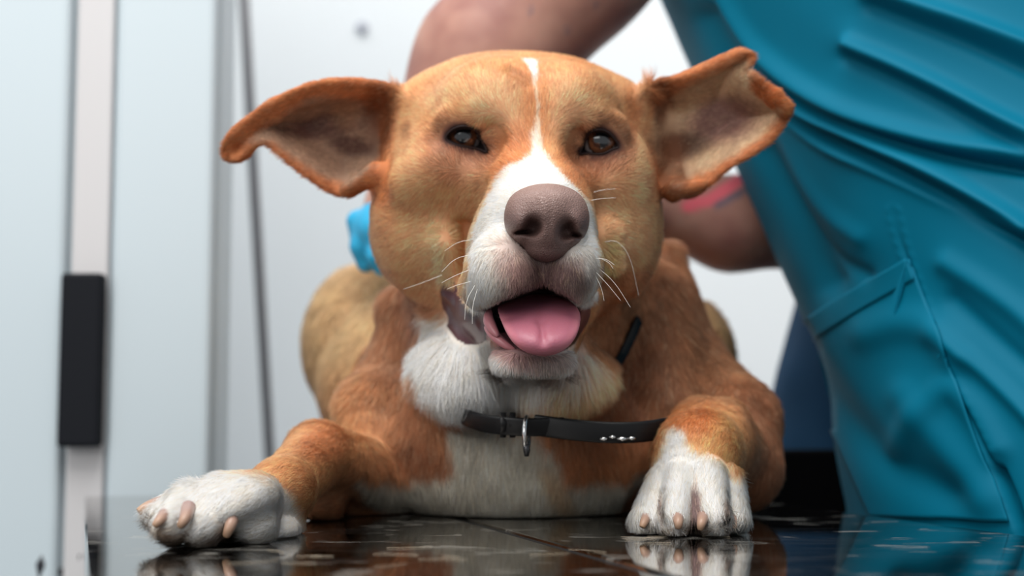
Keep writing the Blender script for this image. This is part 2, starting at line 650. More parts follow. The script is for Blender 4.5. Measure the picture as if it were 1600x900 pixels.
SD0 = lambda u, v: FD.surf_d(u, v)
for a_, b_ in (((700, 188), (746, 184)), ((924, 186), (962, 194))):   # heavy upper lids
    FD.cone((*a_, SD0(*a_) + .003, 8), (*b_, SD0(*b_) + .003, 8), .010)
FD.ell(770, 222, SD0(770, 222), 20, 26, .006, .012, sub=True)
FD.ell(900, 228, SD0(900, 228), 14, 22, .005, .012, sub=True)
g_ = [(752, 300), (728, 360), (722, 420)]
for a_, b_ in zip(g_[:-1], g_[1:]):
    FD.cone((*a_, SD0(*a_) - .001, 5), (*b_, SD0(*b_) - .001, 6), .014, sub=True)
FD.cone((694, 380, SD0(694, 380) + .0015, 12), (708, 448, SD0(708, 440) + .0015, 10), .014)
FD.cone((640, 285, SD0(640, 285) + .002, 14), (690, 262, SD0(690, 262) + .002, 12), .02)
# furrow on the forehead and creases
FD.cone((795, 118, FD.surf_d(795, 118) - .0005, 3), (828, 136, FD.surf_d(828, 136) - .0005, 2), .006, sub=True)
FD.cone((735, 185, .78, 1), (700, 190, .79, 1), .004, sub=True)

# ---- flatten on the table
def below(X, Y, D):
    return CAMH + D * SA + Y * CA + 0.0001 + 0 * X
lo = np.array([-.2, -.2, .6]); hi = np.array([.2, -.03, 1.3])
FD.apply(lo, hi, below, .0, sub=True)
print('field', time.time() - T0)
SD = lambda u, v: FD.surf_d(u, v)
DV, DQ = FD.mesh()
DV = laplace(DV, DQ, 2, .5)
VW = cam2world(DV)
NW = vnormals(VW, DQ)
print('mesh', len(DV), time.time() - T0)


# ---------------------------------------------------------------- coat colours (pigment, plus shade painted on the chest and in creases)
ORANGE = lin(196, 140, 97); CREAM = lin(226, 170, 130); RED = lin(142, 94, 68); DEEP = lin(104, 58, 36)
WHITE = lin(226, 219, 209); BUFF = lin(176, 146, 108); SHADED_WHITE = lin(184, 177, 163); PINKY = lin(176, 128, 118)  # chest white is darkened to carry the shade under the head
DARKSKIN = lin(84, 56, 52); LIP = lin(98, 66, 68); BLACKISH = lin(30, 20, 20)


def sstep(a, b, x):
    t = np.clip((x - a) / (b - a), 0, 1)
    return t * t * (3 - 2 * t)


class Paint:
    def __init__(self, u, v, d, n3):
        self.u, self.v, self.d = u, v, d
        self.c = np.tile(ORANGE, (len(u), 1))
        self.n = n3

    def mix(self, m, col):
        m = np.clip(m, 0, 1)[:, None]
        self.c = self.c * (1 - m) + col * m

    def blob(self, x, y, rx, ry, col, a=1.0, soft=.45, rot=0, dr=None):
        ca, sa = math.cos(math.radians(rot)), math.sin(math.radians(rot))
        du, dv = self.u - x, self.v - y
        p = (du * ca - dv * sa) / rx; q = (du * sa + dv * ca) / ry
        r = np.sqrt(p * p + q * q) + self.n * .18
        m = 1 - sstep(1 - soft, 1 + soft, r)
        if dr is not None:
            m = m * (self.d > dr[0]) * (self.d < dr[1])
        self.mix(m * a, col)

    def poly(self, ol, col, a=1.0, soft=6, dr=None, nz=8, off=0):
        s = ol(self.u, self.v) + off + self.n * nz
        m = 1 - sstep(-soft, soft, s)
        if dr is not None:
            m = m * (self.d > dr[0]) * (self.d < dr[1])
        self.mix(m * a, col)


OL_MUZ = Outline([(842, 205), (847, 240), (872, 266), (901, 298), (925, 340), (934, 400), (938, 440), (925, 478), (880, 480), (800, 480), (735, 490), (726, 460), (733, 420),
                  (740, 370), (750, 330), (775, 285), (805, 258), (832, 240), (838, 205)], n=2)
OL_STRIPE = Outline([(834, 130), (840, 130), (842, 180), (848, 240), (836, 240), (838, 180)], n=1, step=1.5)
OL_STAR = Outline([(812, 92), (842, 92), (842, 122), (838, 140), (832, 130), (824, 108)], n=1, step=1.5)
OL_RUFFL = Outline([(655, 480), (720, 500), (780, 540), (812, 560), (812, 640), (800, 660), (740, 652), (690, 630), (660, 590)], n=2)
OL_CHEST = Outline([(690, 620), (800, 650), (860, 680), (890, 740), (960, 735), (1030, 715), (1000, 770), (900, 830), (700, 830), (620, 790), (570, 765), (575, 735), (640, 730), (715, 720), (700, 680)], n=2)
OL_RUFFR = Outline([(810, 540), (880, 560), (930, 540), (955, 560), (930, 610), (880, 648), (835, 656), (812, 630)], n=2)
OL_PAWL = Outline([(200, 700), (380, 738), (420, 750), (452, 762), (478, 800), (480, 880), (200, 880)], n=2)
OL_PAWR = Outline([(960, 880), (980, 780), (1028, 715), (1042, 662), (1072, 668), (1068, 690), (1095, 702), (1140, 728), (1180, 765), (1190, 880)], n=2)
OL_EARL = Outline([(590, 160), (545, 148), (500, 148), (450, 172), (405, 205), (392, 228), (425, 222), (460, 250), (510, 285), (560, 290), (600, 240)], n=2)
OL_EARR = Outline([(1015, 175), (1060, 138), (1120, 110), (1158, 92), (1165, 118), (1212, 165), (1214, 185), (1180, 222), (1130, 250), (1090, 280), (1030, 270), (1012, 220)], n=2)


def coat(Pw):
    """coat colour and fur length (m) for world points"""
    u, v, d = proj(Pw)
    n1 = noise3(Pw, 90, 1); n2 = noise3(Pw, 28, 2); n3 = noise3(Pw, 300, 3)
    P = Paint(u, v, d, .6 * n1 + .4 * n3)
    head = d < .905
    # body behind the head
    P.mix((v > 420) * (d > .82) * .68, RED)
    P.blob(640, 560, 70, 130, RED, .5, dr=(.86, 1.04))
    P.blob(670, 470, 40, 60, lin(150, 104, 84), .7, dr=(.86, 1.04))
    P.blob(585, 500, 150, 140, BUFF, .9, dr=(1.04, 1.4))
    P.blob(1110, 600, 60, 160, BUFF, .9, dr=(1.06, 1.4))
    P.blob(1060, 440, 60, 120, RED, .85, dr=(.86, 1.1), rot=20)
    P.blob(1040, 540, 60, 90, lin(142, 98, 70), .8, dr=(.8, 1.1), rot=10)
    P.blob(1200, 680, 60, 120, RED, .9, dr=(.8, 1.1))
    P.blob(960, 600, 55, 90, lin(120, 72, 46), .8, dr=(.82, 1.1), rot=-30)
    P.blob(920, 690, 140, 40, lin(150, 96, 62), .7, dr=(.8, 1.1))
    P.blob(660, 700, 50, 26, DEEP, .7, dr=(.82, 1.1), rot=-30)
    P.blob(560, 640, 60, 80, ORANGE, .6, dr=(.82, 1.1))
    P.poly(OL_CHEST, SHADED_WHITE, 1, 10, dr=(.80, 1.1), nz=14)
    P.blob(875, 745, 16, 44, lin(168, 130, 90), .6, dr=(.8, 1.1), rot=35)
    P.poly(OL_RUFFR, CREAM, .95, 10, dr=(.72, .95), nz=12)
    P.poly(OL_RUFFL, WHITE, 1, 9, dr=(.72, 1.02), nz=14)
    # head
    hd = (.6, .90)
    P.blob(640, 300, 46, 150, lin(186, 116, 68), .5, dr=hd)
    P.blob(700, 370, 80, 110, CREAM, .62, dr=hd, soft=.6)
    P.blob(650, 420, 60, 70, CREAM, .3, dr=hd, soft=.6)
    P.blob(975, 350, 40, 110, CREAM, .6, dr=hd, soft=.6)
    P.blob(640, 230, 30, 60, CREAM, .5, dr=hd, soft=.6)
    P.blob(1003, 230, 22, 70, CREAM, .45, dr=hd, soft=.6)
    P.blob(775, 172, 40, 36, CREAM, .75, dr=hd, soft=.6, rot=-20)
    P.blob(893, 178, 34, 38, CREAM, .75, dr=hd, soft=.6)
    P.blob(700, 150, 50, 20, CREAM, .45, dr=hd, soft=.6, rot=25)
    P.blob(835, 165, 22, 80, lin(186, 118, 72), .6, dr=hd)
    P.blob(835, 100, 120, 20, lin(196, 126, 78), .7, dr=hd)
    P.blob(810, 130, 26, 9, lin(140, 92, 60), .6, dr=hd, rot=-35)  # shade of the forehead crease painted in
    P.blob(795, 245, 40, 40, lin(176, 104, 62), .7, dr=hd, rot=-30)
    P.blob(905, 265, 34, 40, lin(180, 108, 66), .7, dr=hd, rot=30)
    P.blob(725, 250, 50, 26, lin(142, 96, 74), .7, dr=hd, soft=.6)
    P.blob(930, 256, 42, 24, lin(150, 100, 76), .65, dr=hd, soft=.6)
    P.blob(640, 205, 10, 16, lin(110, 84, 58), .6, dr=hd)
    P.blob(697, 415, 14, 44, lin(230, 190, 150), .7, dr=hd, rot=12)
    P.blob(951, 395, 14, 26, lin(220, 182, 130), .7, dr=hd)
    P.blob(941, 412, 4, 16, lin(90, 58, 44), .8, dr=hd)  # dark slit beside the cheek fold, its shade painted in
    P.blob(985, 180, 12, 40, lin(150, 88, 52), .6, dr=hd)
    # eye surrounds: dark pigmented rims
    for (ex, ey, rx, ry, rot) in EYES:
        P.blob(ex + 3, ey + 6, rx * 1.9, ry * 2.3, lin(118, 74, 58), .85, dr=hd, soft=.5, rot=-rot)

    for ol_ in EYEO:
        P.poly(ol_, lin(78, 50, 44), .95, 6, dr=hd, nz=4, off=-8)
        P.poly(ol_, lin(54, 37, 34), 1, 2.5, dr=hd, nz=1, off=-3.5)
    # white blaze and muzzle
    P.poly(OL_MUZ, WHITE, 1, 5, dr=(.6, .808), nz=7)
    P.poly(OL_STRIPE, lin(222, 196, 172), .8, 2.0, dr=hd, nz=2, off=.5)
    P.poly(OL_STAR, WHITE, .95, 3, dr=(.6, .95), nz=5, off=2)
    P.blob(856, 430, 74, 42, lin(100, 74, 72), .97, dr=(.6, .80), soft=.45)
    P.blob(800, 405, 26, 42, lin(176, 140, 132), .6, dr=(.6, .80), soft=.6, rot=15)
    P.blob(800, 466, 46, 15, lin(112, 96, 90), .7, dr=(.6, .80), soft=.5, rot=20)
    P.blob(900, 455, 22, 26, lin(140, 124, 118), .5, dr=(.6, .80), soft=.6)
    P.blob(918, 400, 8, 30, lin(200, 196, 190), .5, dr=(.6, .80))
    P.blob(856, 420, 5, 26, lin(96, 74, 74), .6, dr=(.6, .80))
    spot = (noise3(Pw, 420, 9) > .45) & (u < 800) & (u > 748) & (v > 380) & (v < 470) & (d < .79)
    P.mix(spot * .35, lin(150, 140, 134))
    # chin
    P.blob(835, 560, 80, 34, lin(222, 210, 202), .95, dr=(.6, .84), soft=.35)
    P.blob(800, 540, 46, 20, lin(170, 122, 122), .8, dr=(.6, .84), rot=-35)
    P.blob(850, 562, 48, 14, lin(110, 92, 90), .7, dr=(.6, .84))
    # ears: back and rims orange-red, inner skin brown
    ed = (.80, .93)
    el = sstep(632, 600, u) * sstep(.80, .825, d) * sstep(345, 295, v); er = sstep(1000, 1026, u) * sstep(.80, .825, d) * sstep(345, 295, v)
    P.mix(el * .75, lin(176, 100, 58)); P.mix(er * .75, lin(176, 100, 58))
    P.poly(OL_EARL, lin(150, 120, 100), 1, 8, dr=ed, nz=6)
    P.poly(OL_EARR, lin(188, 156, 126), 1, 8, dr=ed, nz=6)
    P.blob(505, 197, 62, 19, lin(92, 62, 56), .9, dr=ed, rot=8)
    P.blob(552, 226, 34, 15, lin(84, 56, 50), .85, dr=ed, rot=-15)
    P.blob(545, 180, 22, 22, lin(160, 120, 90), .55, dr=ed)
    P.blob(598, 175, 24, 48, lin(104, 58, 36), .8, dr=(.8, .95))
    P.blob(1125, 188, 56, 36, lin(126, 92, 84), .95, dr=ed, rot=15)
    P.blob(1060, 230, 40, 22, lin(72, 48, 40), .85, dr=ed)
    P.blob(1030, 160, 14, 40, lin(104, 58, 36), .8, dr=ed)
    P.blob(1048, 255, 24, 52, lin(110, 70, 48), .85, dr=(.8, .95))
    P.blob(1190, 145, 30, 12, lin(176, 100, 56), .95, dr=ed, rot=-38, soft=.2)
    # forelegs
    P.blob(485, 700, 90, 60, ORANGE, .9, dr=(.7, .95), rot=35)
    P.blob(510, 690, 34, 28, lin(168, 98, 60), .6, dr=(.7, .95))
    P.blob(1110, 690, 60, 60, lin(206, 150, 98), .8, dr=(.7, .88))
    P.blob(1080, 650, 40, 24, lin(176, 106, 62), .8, dr=(.7, .92))
    P.poly(OL_PAWL, WHITE, 1, 10, dr=(.6, .82), nz=8)
    P.poly(OL_PAWR, WHITE, 1, 8, dr=(.6, .86), nz=8)
    P.blob(275, 845, 62, 24, lin(116, 90, 70), .85, dr=(.6, .82), rot=-25)
    P.blob(352, 846, 24, 20, lin(80, 60, 52), .9, dr=(.6, .82))  # brown underside fur with the toe gap's shade painted in
    P.blob(1060, 828, 60, 10, lin(170, 138, 116), .6, dr=(.6, .82))
    P.blob(1086, 785, 7, 40, lin(96, 66, 66), .9, dr=(.6, .82))  # shade between the toes painted along the carved gaps
    P.blob(1031, 790, 5, 24, lin(90, 66, 62), .85, dr=(.6, .82))
    P.blob(1136, 800, 5, 24, lin(90, 66, 62), .8, dr=(.6, .82))
    # inside of the mouth and lips (bare)
    mo = mouth(u, v) < 3
    lipcol = np.where((u < 760)[:, None], LIP, BLACKISH)
    # fine mottling
    P.c = P.c * (1 + .14 * n1 + .09 * n2)[:, None]
    # fur length
    L = np.full(len(u), .012)
    L = np.where(d > .80, L + .002 * sstep(480, 540, v), L)
    L = np.where((skull(u, v) < 12) & (d < .905), .0065, L)
    ruff = (OL_RUFFL(u, v) < 10) | (OL_RUFFR(u, v) < 10)
    L = np.where(ruff & (d > .80), .020, L)
    L = np.where(d > 1.0, .012, L)
    L = L - (L - .008) * sstep(560, 660, v) * np.maximum(sstep(620, 570, u), sstep(1010, 1060, u)) * (L > .008)
    ear = ((u < 615) | (u > 1018)) & (v < 318) & (d > .80) & (d < .93)
    L = np.where(ear, .005, L)
    inner = ((OL_EARL(u, v) < -8) | (OL_EARR(u, v) < -8)) & ear
    L = np.where(inner, .0045, L)
    muz = (OL_MUZ(u, v) < 0) & (d < .85)
    L = np.where(muz, .0050, L)
    paw = ((OL_PAWL(u, v) < 10) | (OL_PAWR(u, v) < 10)) & (d < .86)
    L = np.where(paw, .0085, L)
    L = np.where((v < 600) & (v > 520) & (d < .80), .006, L)
    for ol_ in EYEO:
        e = ol_(u, v)
        L = np.where((d < .86), L * np.clip((e - 2.5) / 14, 0.0, 1), L)
    return P.c, L, (u, v, d)


def mouthmask(Pw, N):
    """bare wet skin inside the mouth cut"""
    u, v, d = proj(Pw)
    s = mouth(u, v)
    inside = (s < 3) & (d > .705) & (d < .86)
    return inside, u, v, d


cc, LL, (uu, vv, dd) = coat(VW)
_nz = ((uu - 855) / 58) ** 2 + ((vv - 350) / 50) ** 2
cc[(_nz < 1) & (dd < .79)] = lin(60, 40, 38)
# bare areas: what the mouth cuts exposed
mm, *_ = mouthmask(VW, NW)
# vertices in the mouth outline: recessed ones or pointing into the opening
cc[mm & (uu > 757)] = BLACKISH
lipm = (mouth(uu, vv) < 4) & (dd > .705) & (dd < .86) & (uu <= 757)
_k = sstep(16, 2, np.hypot((uu - 738) * .8, (vv - 484) * .55))[:, None]
cc[lipm] = (lin(88, 58, 62) * (1 - _k) + lin(34, 20, 22) * _k)[lipm]  # lip skin, with the shade of the corner hollow painted in
cc[mm & (uu > 905)] = lin(92, 52, 56)
cc[mm & (vv > 520) & (uu > 760) & (uu < 880)] = lin(150, 100, 104)
for _o in EYEO:
    cc[(_o(uu, vv) < 1) & (dd < .86)] = lin(26, 18, 18)
wet = np.where(mm, 1.0, 0.0)
skin = attr_mat('dog_coat', 'coat', rough=.75, spec=.2)
_nt, _N, _L, _b = nodes(skin)
_a = _N.new('ShaderNodeAttribute'); _a.attribute_name = 'wet'
_r = _N.new('ShaderNodeMapRange'); _r.inputs['To Min'].default_value = .75; _r.inputs['To Max'].default_value = .28
_L.new(_a.outputs['Fac'], _r.inputs['Value']); _L.new(_r.outputs[0], _b.inputs['Roughness'])
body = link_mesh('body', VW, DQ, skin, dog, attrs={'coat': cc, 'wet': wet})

# ---------------------------------------------------------------- nose leather
NX, NY = 855, 350
FN = Field(np.arange(-.034, .034, .0005, dtype=np.float32) + C(NX, NY, .72)[0], np.arange(-.034, .034, .0005, dtype=np.float32) + C(NX, NY, .72)[1],
           np.arange(.685, .765, .0006, dtype=np.float32))
FN.ell(855, 340, .742, 62, 46, .034, .004)
FN.ell(817, 348, .732, 27, 34, .022, .006, rot=10)
FN.ell(893, 352, .732, 24, 34, .022, .006, rot=-10)
FN.ell(856, 352, .724, 27, 42, .016, .006)
FN.ell(853, 318, .735, 52, 26, .026, .008)
FN.ell(856, 392, .735, 34, 18, .018, .008)
FN.ell(833, 354, .706, 15, 14, .019, .004, sub=True, rot=35)      # nostrils
FN.ell(888, 359, .706, 13, 16, .019, .004, sub=True, rot=-25)
FN.ell(819, 361, .712, 18, 4.0, .020, .003, sub=True, rot=8)      # slits curling outwards
FN.ell(901, 366, .712, 13, 4.0, .020, .003, sub=True, rot=-10)
FN.cone((860, 325, .7045, 1.0), (856, 415, .712, 2.0), .003, sub=True)
nv, nq = FN.mesh()
nv = laplace(nv, nq, 2)
nw = cam2world(nv)
nu, nvv, nd = proj(nw)
ncol = np.tile(lin(110, 84, 78), (len(nw), 1))
top = sstep(345, 305, nvv)
ncol = ncol * (1 - top[:, None]) + lin(142, 114, 106) * top[:, None]
low = sstep(370, 410, nvv)[:, None]
ncol = ncol * (1 - low * .4) + lin(110, 84, 82) * low * .4
leather = attr_mat('nose_leather', 'tint', rough=.42, spec=.45)
nt, N, L_, b = nodes(leather)
tc = N.new('ShaderNodeTexCoord'); vo = N.new('ShaderNodeTexVoronoi'); vo.inputs['Scale'].default_value = 900
vo.feature = 'DISTANCE_TO_EDGE'
bp = N.new('ShaderNodeBump'); bp.inputs['Strength'].default_value = .8; bp.inputs['Distance'].default_value = .0008
L_.new(tc.outputs['Object'], vo.inputs['Vector']); L_.new(vo.outputs['Distance'], bp.inputs['Height']); L_.new(bp.outputs[0], b.inputs['Normal'])
nose = link_mesh('nose', nw, nq, leather, dog, attrs={'tint': ncol})
tag(nose, 'brown-pink pebbled nose leather')

# ---------------------------------------------------------------- tongue
FT = Field(np.arange(C(760, 0, .71)[0], C(925, 0, .78)[0], .0007, dtype=np.float32), np.arange(C(0, 580, .74)[1], C(0, 435, .74)[1], .0007, dtype=np.float32),
           np.arange(.690, .82, .0009, dtype=np.float32))
tong = Outline([(778, 490), (776, 478), (800, 468), (840, 456), (880, 464), (903, 478), (909, 498), (902, 525), (886, 546), (858, 558), (830, 555), (806, 542), (790, 520)], n=2, step=1.5, pad=30)
FT.inflate(tong, lambda u, v: .7185 + .0000075 * (v - 545.) ** 2 + .0000010 * (u - 845.) ** 2, .0085, .0065, .0055, .002)
FT.cone((842, 470, .745, 2.0), (845, 500, .7265, 1.5), .006, sub=True)
FT.cone((845, 500, .7265, 1.5), (849, 535, .7125, 1), .005, sub=True)
tv, tq = FT.mesh(); tv = laplace(tv, tq, 2)
tw = cam2world(tv); tu, tvv, td = proj(tw)
tcol = np.tile(lin(200, 120, 132), (len(tw), 1))
g = sstep(-2, -16, tong(tu, tvv))[:, None]
tcol = tcol * (1 - g) + lin(168, 98, 114) * g
tmat = attr_mat('tongue_flesh', 'tint', rough=.45, spec=.45)
tmat.node_tree.nodes['Principled BSDF'].inputs['Subsurface Weight'].default_value = .15
tmat.node_tree.nodes['Principled BSDF'].inputs['Subsurface Scale'].default_value = .004
nt, N, L_, b = nodes(tmat)
_n = add_noise_bump(tmat, 900, .35, .0005)
tongue = link_mesh('tongue', tw, tq, tmat, dog, attrs={'tint': tcol})
tag(tongue, 'pink wet tongue hanging over the lower lip')

# pink gum folds beside the tongue
gum = mat('gum', lin(186, 120, 126), .3, spec=.5)
def gum_fold(pts, rr):
    v_, f_ = tube_mesh([W(*p) for p in chaikin(pts, 2, False)], np.array(rr), 12)
    return v_, f_
def rr_(n, a, b, peak):
    t = np.linspace(0, 1, n); return a + (peak - a) * np.sin(math.pi * t)
k1 = chaikin([(765, 484, .755), (762, 498, .750), (768, 512, .745), (778, 526, .741)], 2, False)
k2 = chaikin([(758, 510, .752), (768, 522, .746), (784, 536, .742), (804, 547, .741)], 2, False)
gv, gf = merge([tube_mesh([W(*p) for p in k1], rr_(len(k1), .0006, .0006, .0030), 12), tube_mesh([W(*p) for p in k2], rr_(len(k2), .0006, .0006, .0024), 12)])
tag(link_mesh('gum', gv, gf, gum, dog), 'pink folds of lip at the corner of the mouth')

# ---------------------------------------------------------------- eyes
iris_m = attr_mat('dog_eye', 'tint', rough=.08, spec=.6)
iris_m.node_tree.nodes['Principled BSDF'].inputs['Coat Weight'].default_value = 1.0
iris_m.node_tree.nodes['Principled BSDF'].inputs['Coat Roughness'].default_value = .02
rim_m = mat('eye_rim', lin(40, 27, 26), .55, spec=.25)
for (ex, ey, rx, ry, rot), sd in zip(EYES, eye_d):
    R_ = .0115
    c = cam2world(C(ex + 1, ey, sd + .0030 + R_))
    look = np.array([0.0, 0, .0]) + np.array([0, 0, CAMH]) - c; look /= np.linalg.norm(look)
    n_ = 48
    V_, F_ = [], []
    for i in range(n_ + 1):
        th = math.pi * i / n_
        for j in range(n_):
            ph = 2 * math.pi * j / n_
            V_.append((math.sin(th) * math.cos(ph), math.sin(th) * math.sin(ph), math.cos(th)))
    for i in range(n_):
        for j in range(n_):
            F_.append((i * n_ + j, (i + 1) * n_ + j, (i + 1) * n_ + (j + 1) % n_, i * n_ + (j + 1) % n_))
    V_ = np.array(V_)
    ang = np.arccos(np.clip(V_ @ (look + np.array([.02, 0, .06])), -1, 1))
    col = np.tile(lin(150, 140, 138), (len(V_), 1))
    iris = ang < .80
    col[iris] = lin(104, 64, 42)
    col[ang < .50] = lin(70, 42, 30)
    col[ang < .45] = lin(14, 18, 24)  # pupil tinted blue to stand for its reflection
    col[(ang > .74) & (ang < .86)] = lin(40, 24, 20)
    e = link_mesh('eye', c + V_ * R_, np.array(F_), iris_m, dog, attrs={'tint': col})
    # rims: dark tube along the lid opening, bent over the ball
    ol_ = EYEO[0] if ex < 800 else EYEO[1]
    pts = []
    for u_, v_ in ol_.p[::1]:
        s_ = SD(u_ + (u_ - ex) * .12, v_ + (v_ - ey) * .25) or sd
        pts.append([u_, v_, min(max(s_, sd - .006), sd + .008) + .0004])
    pts = np.array(pts)
    for _ in range(4):
        pts[:, 2] = (np.roll(pts[:, 2], 1) + pts[:, 2] + np.roll(pts[:, 2], -1)) / 3
    pts = np.concatenate([pts, pts[:2]])
    v2, f2 = tube_mesh([W(*p) for p in pts], .0006, 8, caps=False)
    link_mesh('eyelid_rim', v2, f2, rim_m, e)

# ---------------------------------------------------------------- claws
claw_m = attr_mat('claw_horn', 'tint', rough=.36, spec=.4)
def claw(pts, r0):
    p = chaikin(pts, 2, False)
    n = len(p); t = np.linspace(0, 1, n)
    rad = r0 * .88 * (1 - .62 * t)
    v_, f_ = tube_mesh([W(*q) for q in p], rad, 12)
    t_ = np.repeat(np.linspace(0, 1, n), 12)[:, None] ** 1.5
    return link_mesh('claw', v_, f_, claw_m, dog, attrs={'tint': lin(150, 122, 116) * (1 - t_) + lin(184, 148, 116) * t_})
for pts, r0 in [([(1011, 800, .764), (1010, 807, .753), (1006, 817, .746), (1003, 824, .745)], .0042),
                ([(1058, 801, .750), (1059, 809, .737), (1060, 817, .731), (1060, 825, .732)], .0045),
                ([(1100, 802, .750), (1098, 810, .737), (1096, 818, .731), (1094, 827, .732)], .0045),
                ([(1143, 800, .764), (1144, 809, .753), (1146, 818, .746), (1148, 825, .746)], .0038),
                ([(262, 784, .712), (243, 788, .702), (228, 793, .696), (216, 800, .694)], .0050),
                ([(262, 798, .684), (254, 808, .668), (247, 816, .663), (241, 822, .663)], .0042),
                ([(294, 794, .682), (291, 806, .668), (286, 816, .664), (281, 823, .665)], .0044),
                ([(367, 796, .698), (363, 812, .684), (358, 826, .680), (353, 838, .681)], .0048)]:
    claw(pts, r0)

# ---------------------------------------------------------------- fur
def flow(Pw, N, u, v, d):
    """combed direction of the coat"""
    nosew = W(855, 310, .70)
    D_ = Pw - nosew
    D_ /= np.linalg.norm(D_, axis=1)[:, None]
    D_[:, 1] += .25
    down = np.tile([0, .12, -1.0], (len(u), 1))
    back = np.tile([-.2, .9, -.25], (len(u), 1))
    f = D_.copy()
    bodym = (d > .905) | ((v > 500) & (d > .80)) | (v > 600)
    f[bodym] = down[bodym]
    chin = (v > 520) & (d < .81) & (v < 600)
    f[chin] = np.array([0, .3, -1.0]) + .4 * D_[chin]
    lipf = (v > 385) & (v < 500) & (d < .80) & (OL_MUZ(u, v) < 0)
    f[lipf] = D_[lipf] * .8 + np.array([0, -.15, -.9])
    elm = (u < 612) & (v < 318) & (d > .8) & (d < .93)
    f[elm] = W(372, 240, .85) - W(610, 200, .86); f[elm] /= .09
    erm = (u > 1018) & (v < 318) & (d > .8) & (d < .93)
    f[erm] = W(1220, 140, .85) - W(1020, 220, .86); f[erm] /= .08
    pl = (OL_PAWL(u, v) < 40) & (d < .86)
    f[pl] = W(262, 830, .68) - W(430, 760, .77)
    f /= np.linalg.norm(f, axis=1)[:, None] + 1e-9

    def toward(m, vec):
        vec = vec / np.linalg.norm(vec)
        return f * (1 - m[:, None]) + vec * m[:, None]
    f = toward(sstep(400, 440, u) * sstep(600, 540, u) * sstep(600, 670, v) * sstep(.93, .87, d) * ~pl, W(300, 800, .70) - W(520, 700, .86))
    f = toward(sstep(960, 1010, u) * sstep(1210, 1150, u) * sstep(590, 690, v) * sstep(.94, .87, d), W(1080, 820, .74) - W(1095, 690, .84))
    f = toward(sstep(1130, 1190, u) * sstep(540, 620, v) * sstep(.87, .90, d), W(1190, 760, .90) - W(1150, 600, .92))
    # swirl
    f += .22 * np.stack([noise3(Pw, 45, 11), noise3(Pw, 45, 12), noise3(Pw, 45, 13)], 1)
    f -= (f * N).sum(1)[:, None] * N
    f /= np.linalg.norm(f, axis=1)[:, None] + 1e-9
    return f


